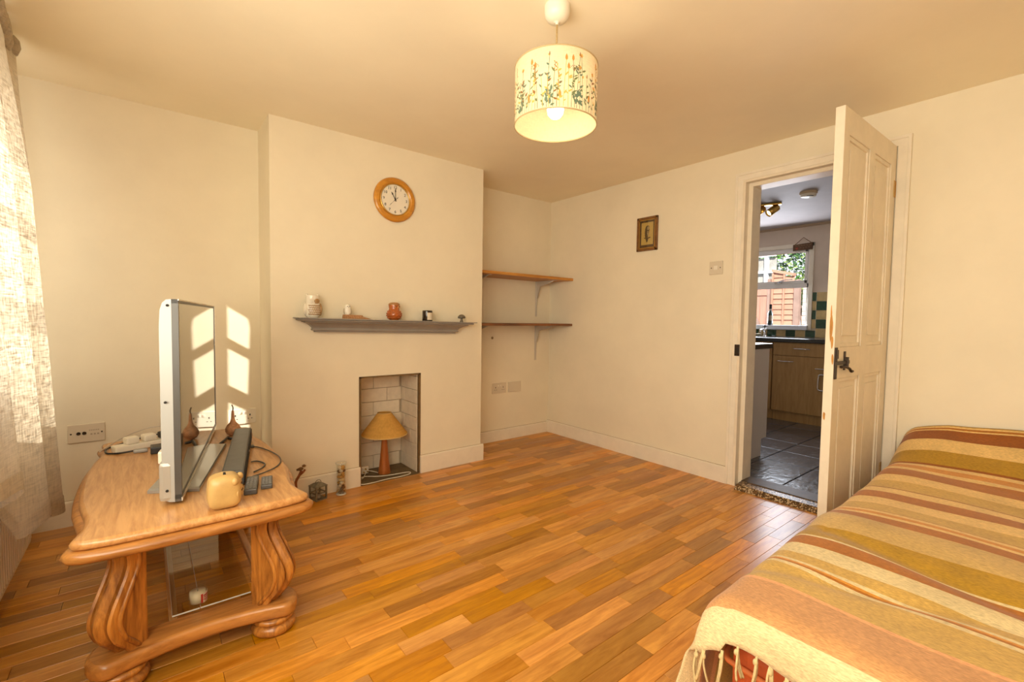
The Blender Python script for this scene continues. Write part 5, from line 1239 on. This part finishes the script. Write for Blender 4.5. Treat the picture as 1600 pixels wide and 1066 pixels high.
for row, zz in enumerate((2.046, 2.016)):
    yy = 2.255 if row == 0 else 2.205
    while yy > 2.10:
        pts = [(KX1-.0345, yy-.006*k, zz+rq.uniform(-.006, .007)) for k in range(4)]; mb.tube(pts, .0013, 4); yy -= .030
mb.build('script_lettering', pm('sign_script', (.42, .30, .16), rough=.8), t)
mb = MB(); hp = []
for i in range(20):
    a = 2*PI*i/20; hp.append((2.235-.0011*16*math.sin(a)**3*.9, 2.014+.0010*(13*math.cos(a)-5*math.cos(2*a)-2*math.cos(3*a)-math.cos(4*a))))
mb.prism(hp, 'x', KX1-.0365, KX1-.033); mb.build('heart', pm('sign_red', (.36, .06, .03), rough=.6), t)
t = thing('smoke_alarm', (4.69, 1.625, KH), 'round smoke alarm on the kitchen ceiling', 'smoke alarm')
mb = MB(); mb.lathe([(.070, 0), (.070, -.018), (.066, -.022)], (4.69, 1.625, KH), 32); mb.build('base', pm('aged_plastic', (.55, .42, .27), rough=.5), t)
mb = MB(); mb.lathe([(.064, -.020), (.060, -.040), (.040, -.048), (0, -.050)], (4.69, 1.625, KH), 32); mb.build('cover', M['plastic'], t)
mb = MB()
for k in range(7): a = R(190+k*9); mb.box((4.69+.050*math.cos(a)-.004, 1.625+.05*math.sin(a)-.003, KH-.047), (4.69+.050*math.cos(a)+.004, 1.625+.05*math.sin(a)+.003, KH-.040))
mb.build('vents', M['hole'], t)
t = thing('spotlight_bar', (4.84, 2.03, KH), 'brass ceiling spotlight bar with angled heads in the kitchen', 'light')
mb = MB(); d = Vector((4.883-4.794, 1.908-2.122, 0)).normalized(); e_ = Vector((-d.y, d.x, 0)); c = Vector((4.84, 2.06, KH))
tmp = MB(); tmp.box((-.24, -.028, -.022), (.145, .028, 0), bev=.008); mb.add([tuple(c+d*p[0]+e_*p[1]+Vector((0,0,p[2]))) for p in tmp.v], tmp.f); mb.build('ceiling_bar', M['brass'], t)
for k, u in enumerate((-.18, -.045, .075)):
    p = c+d*u+Vector((0,0,-.022)); mb = MB(); mb.tube([tuple(p), tuple(p+Vector((0,0,-.03)))], .006, 8)
    ax = Vector((-.62, .42, -.55)).normalized(); q = p+Vector((0,0,-.045))-ax*.05
    mb.lathe([(.010, -.004), (.032, 0), (.036, .006), (.037, .115), (.033, .115), (.030, .03), (0, .03)], tuple(q), 24, axis=tuple(ax)); hd = mb.build('spot_head', M['brass'], t)
    mb = MB(); mb.lathe([(.030, .098), (.018, .106), (0, .108)], tuple(q), 18, axis=tuple(ax)); mb.build('spot_lamp', pm('lit_spot', (1, .9, .7), emit=(1, .72, .38), estr=(14.0 if k == 2 else 3.0)), hd)

# ------------------------------------------------------------------ garden beyond the kitchen window
mb = MB(); mb.box((KX1+.2, -4, -.3), (24, 12, -.02)); struct(mb.build('ground', pm('garden_paving', (.28, .25, .21), rough=.9, var=.3, vscale=3)))
M['fence'] = pm('orange_fence', (.46, .235, .165), rough=.8, var=.2, vscale=6, stretch=(1, .2, 3)); M['fenced'] = pm('fence_post', (.30, .20, .17), rough=.8, var=.2, vscale=8); M['gate'] = pm('gate_board', (.44, .22, .165), rough=.8, var=.2, vscale=6, stretch=(1, 3, .2))
t = thing('slatted_fence', (9.05, 3.47, 0), 'orange overlapped slat fence panel outside the kitchen window', 'fence')
for k in range(21):
    z = .02+k*.096; top = min(z+.115, 2.06)
    for (ya, yb) in ((3.290, 3.452), (3.4525, 3.660)):
        if z > 1.90 and yb < 3.46: continue
        mb = MB(); mb.prism([(9.02, z), (9.035, z), (9.06, top), (9.05, top)], 'y', ya, yb); mb.build('slat', M['fence'], t)
for yy in (3.452, 3.645):
    mb = MB(); mb.box((9.0, yy-.014, 0), (9.022, yy+.014, 2.02)); mb.build('batten', M['fence'], t)
mb = MB(); mb.prism([(3.289, 1.955), (3.289, 2.005), (3.662, 2.095), (3.662, 2.045)], 'x', 8.99, 9.09); mb.build('capping_rail', M['fence'], t)
mb = MB(); mb.box((9.0, 3.195, 0), (9.10, 3.285, 1.86), bev=.006); mb.lathe([(.06, 1.86), (.06, 1.875), (.0, 1.90)], (9.05, 3.24, 0), 4); tag(mb.build('fence_post', M['fenced']), 'grey-brown fence post right of the slatted fence in the garden', 'post')
t = thing('garden_gate', (8.95, 4.05, 0), 'pinkish boarded garden gate with diagonal brace seen through the kitchen window', 'gate')
for k in range(7):
    y0 = 3.715+k*.125; mb = MB(); mb.box((8.98, y0, .05), (9.0, y0+.121, 1.80), bev=.003); mb.build('board', M['gate'], t)
for z in (.25, 1.62):
    mb = MB(); mb.box((8.955, 3.715, z), (8.98, 4.58, z+.10)); mb.build('ledge', M['gate'], t)
mb = MB(); mb.prism([(3.716, .88), (3.81, .88), (4.30, 1.94*1.02-.12), (4.20, 1.94*1.02-.12)], 'x', 8.950, 8.978); mb.build('brace', M['fenced'], t)
mb = MB(); mb.box((8.95, 3.665, 0), (9.03, 3.712, 1.92), bev=.004); tag(mb.build('gate_post', M['fenced']), 'dark post between the garden gate and the slatted fence', 'post')
t = thing('garden_wall', (9.2, 2.6, 0), 'pale painted brick wall at the right of the garden view', 'wall')
M['pbrick'] = pm('pale_brick', (.66, .55, .50), rough=.85, var=.15, vscale=8)
for k in range(24):
    for j in range(4):
        y1_ = 3.19-j*.225-(k % 2)*.112*(1 if j else 0); y0_ = y1_-.220+(0 if j or not k % 2 else .112)
        mb = MB(); mb.box((9.15+random.uniform(0, .004), y0_, k*.078+.003), (9.26, y1_, (k+1)*.078-.003), bev=.003); mb.build('brick', M['pbrick'], t)
mb = MB(); mb.box((9.165, 2.3, 0), (9.25, 3.185, 24*.078)); mb.build('mortar', pm('pale_mortar', (.5, .43, .38), rough=.95), t)
t = thing('garden_shed_frame', (10.4, 4.5, 0), 'white timber frame with rails behind the garden gate', 'frame')
M['wtim'] = pm('white_timber', (.72, .76, .82), rough=.6)
for yy in (4.30, 4.72, 5.3):
    mb = MB(); mb.box((10.35, yy, 0), (10.43, yy+.07, 2.565)); mb.build('post', M['wtim'], t)
for z in (1.92, 2.17, 2.52):
    mb = MB(); mb.box((10.34, 4.15, z), (10.40, 5.4, z+.05)); mb.build('rail', M['wtim'], t)
mb = MB(); mb.box((10.44, 4.16, .2), (10.46, 5.4, 2.5)); mb.build('back_panel', pm('grey_panel', (.34, .33, .31), rough=.7, var=.3, vscale=5), t)
t = thing('flower_pot', (10.38, 4.57, 2.571), 'small red flower pot on top of the white timber frame', 'pot')
mb = MB(); mb.lathe([(.07, 0), (.10, .12), (.11, .12), (.11, .15), (.09, .15), (.08, .1), (0, .1)], (10.37, 4.57, 2.571), 20); mb.build('pot', pm('red_clay', (.55, .12, .06), rough=.7), t)
t = thing('bush', (12.0, 4.1, 0), 'leafy green bush rising behind the fence in the kitchen window', 'bush')
LF = [pm('leaf_light', (.30, .42, .12), rough=.5), pm('leaf_mid', (.08, .20, .04), rough=.5), pm('leaf_dark', (.03, .09, .03), rough=.5)]
rb = random.Random(9); mb = MB()
for i in range(3800):
    d = Vector((rb.gauss(0, 1), rb.gauss(0, 1), rb.gauss(0, 1))).normalized(); r = rb.uniform(.55, 1.0)**.5
    r *= 1+.18*math.sin(5*d.y+3*d.z)
    p = Vector((12.0+d.x*.8*r, 4.12+d.y*1.25*r, 2.42+d.z*.95*r)); s = rb.uniform(.045, .085)
    u = Vector((rb.gauss(0, 1), rb.gauss(0, 1), rb.gauss(0, 1))).normalized(); v = u.orthogonal().normalized()
    mb.add([p-u*s, p+v*s*.5, p+u*s, p-v*s*.5], [(0,1,2), (0,2,3)], rb.choice((0, 0, 1, 1, 2)))
mb.build('foliage', LF, t)
mb = MB()
for k in range(5): mb.tube(smooth_path([(12.0, 4.02+.05*k-.1, 0), (12.0, 4.02+.12*(k-2), .9), (12.0+rb.uniform(-.3, .3), 4.02+.35*(k-2), 2.2)]), .035, 7)
mb.build('branches', M['fenced'], t)

# unseen house, added to block the sun except at the side window's far end
t = thing('sun_block_house', (-5.7, -6.5, 0), 'tall brick house added out of frame to block the sun', 'house')
mb = MB(); mb.box((-8.0, -11, -.3), (-3.3, -2.5, 7.2)); mb.build('wall', pm('sun_block_brick', (.36, .20, .13), rough=.9, var=.3, vscale=6), t)
mb = MB(); mb.prism([(-8.0, 7.2), (-5.65, 8.6), (-3.3, 7.2)], 'y', -11, -2.5); mb.build('roof', pm('sun_block_roof', (.20, .14, .11), rough=.9), t)
mb = MB(); mb.box((-12, -16, -.3), (XW-.25, 10, -.02)); struct(mb.build('ground_passage', pm('passage_paving', (.34, .31, .27), rough=.9, var=.3, vscale=3)))
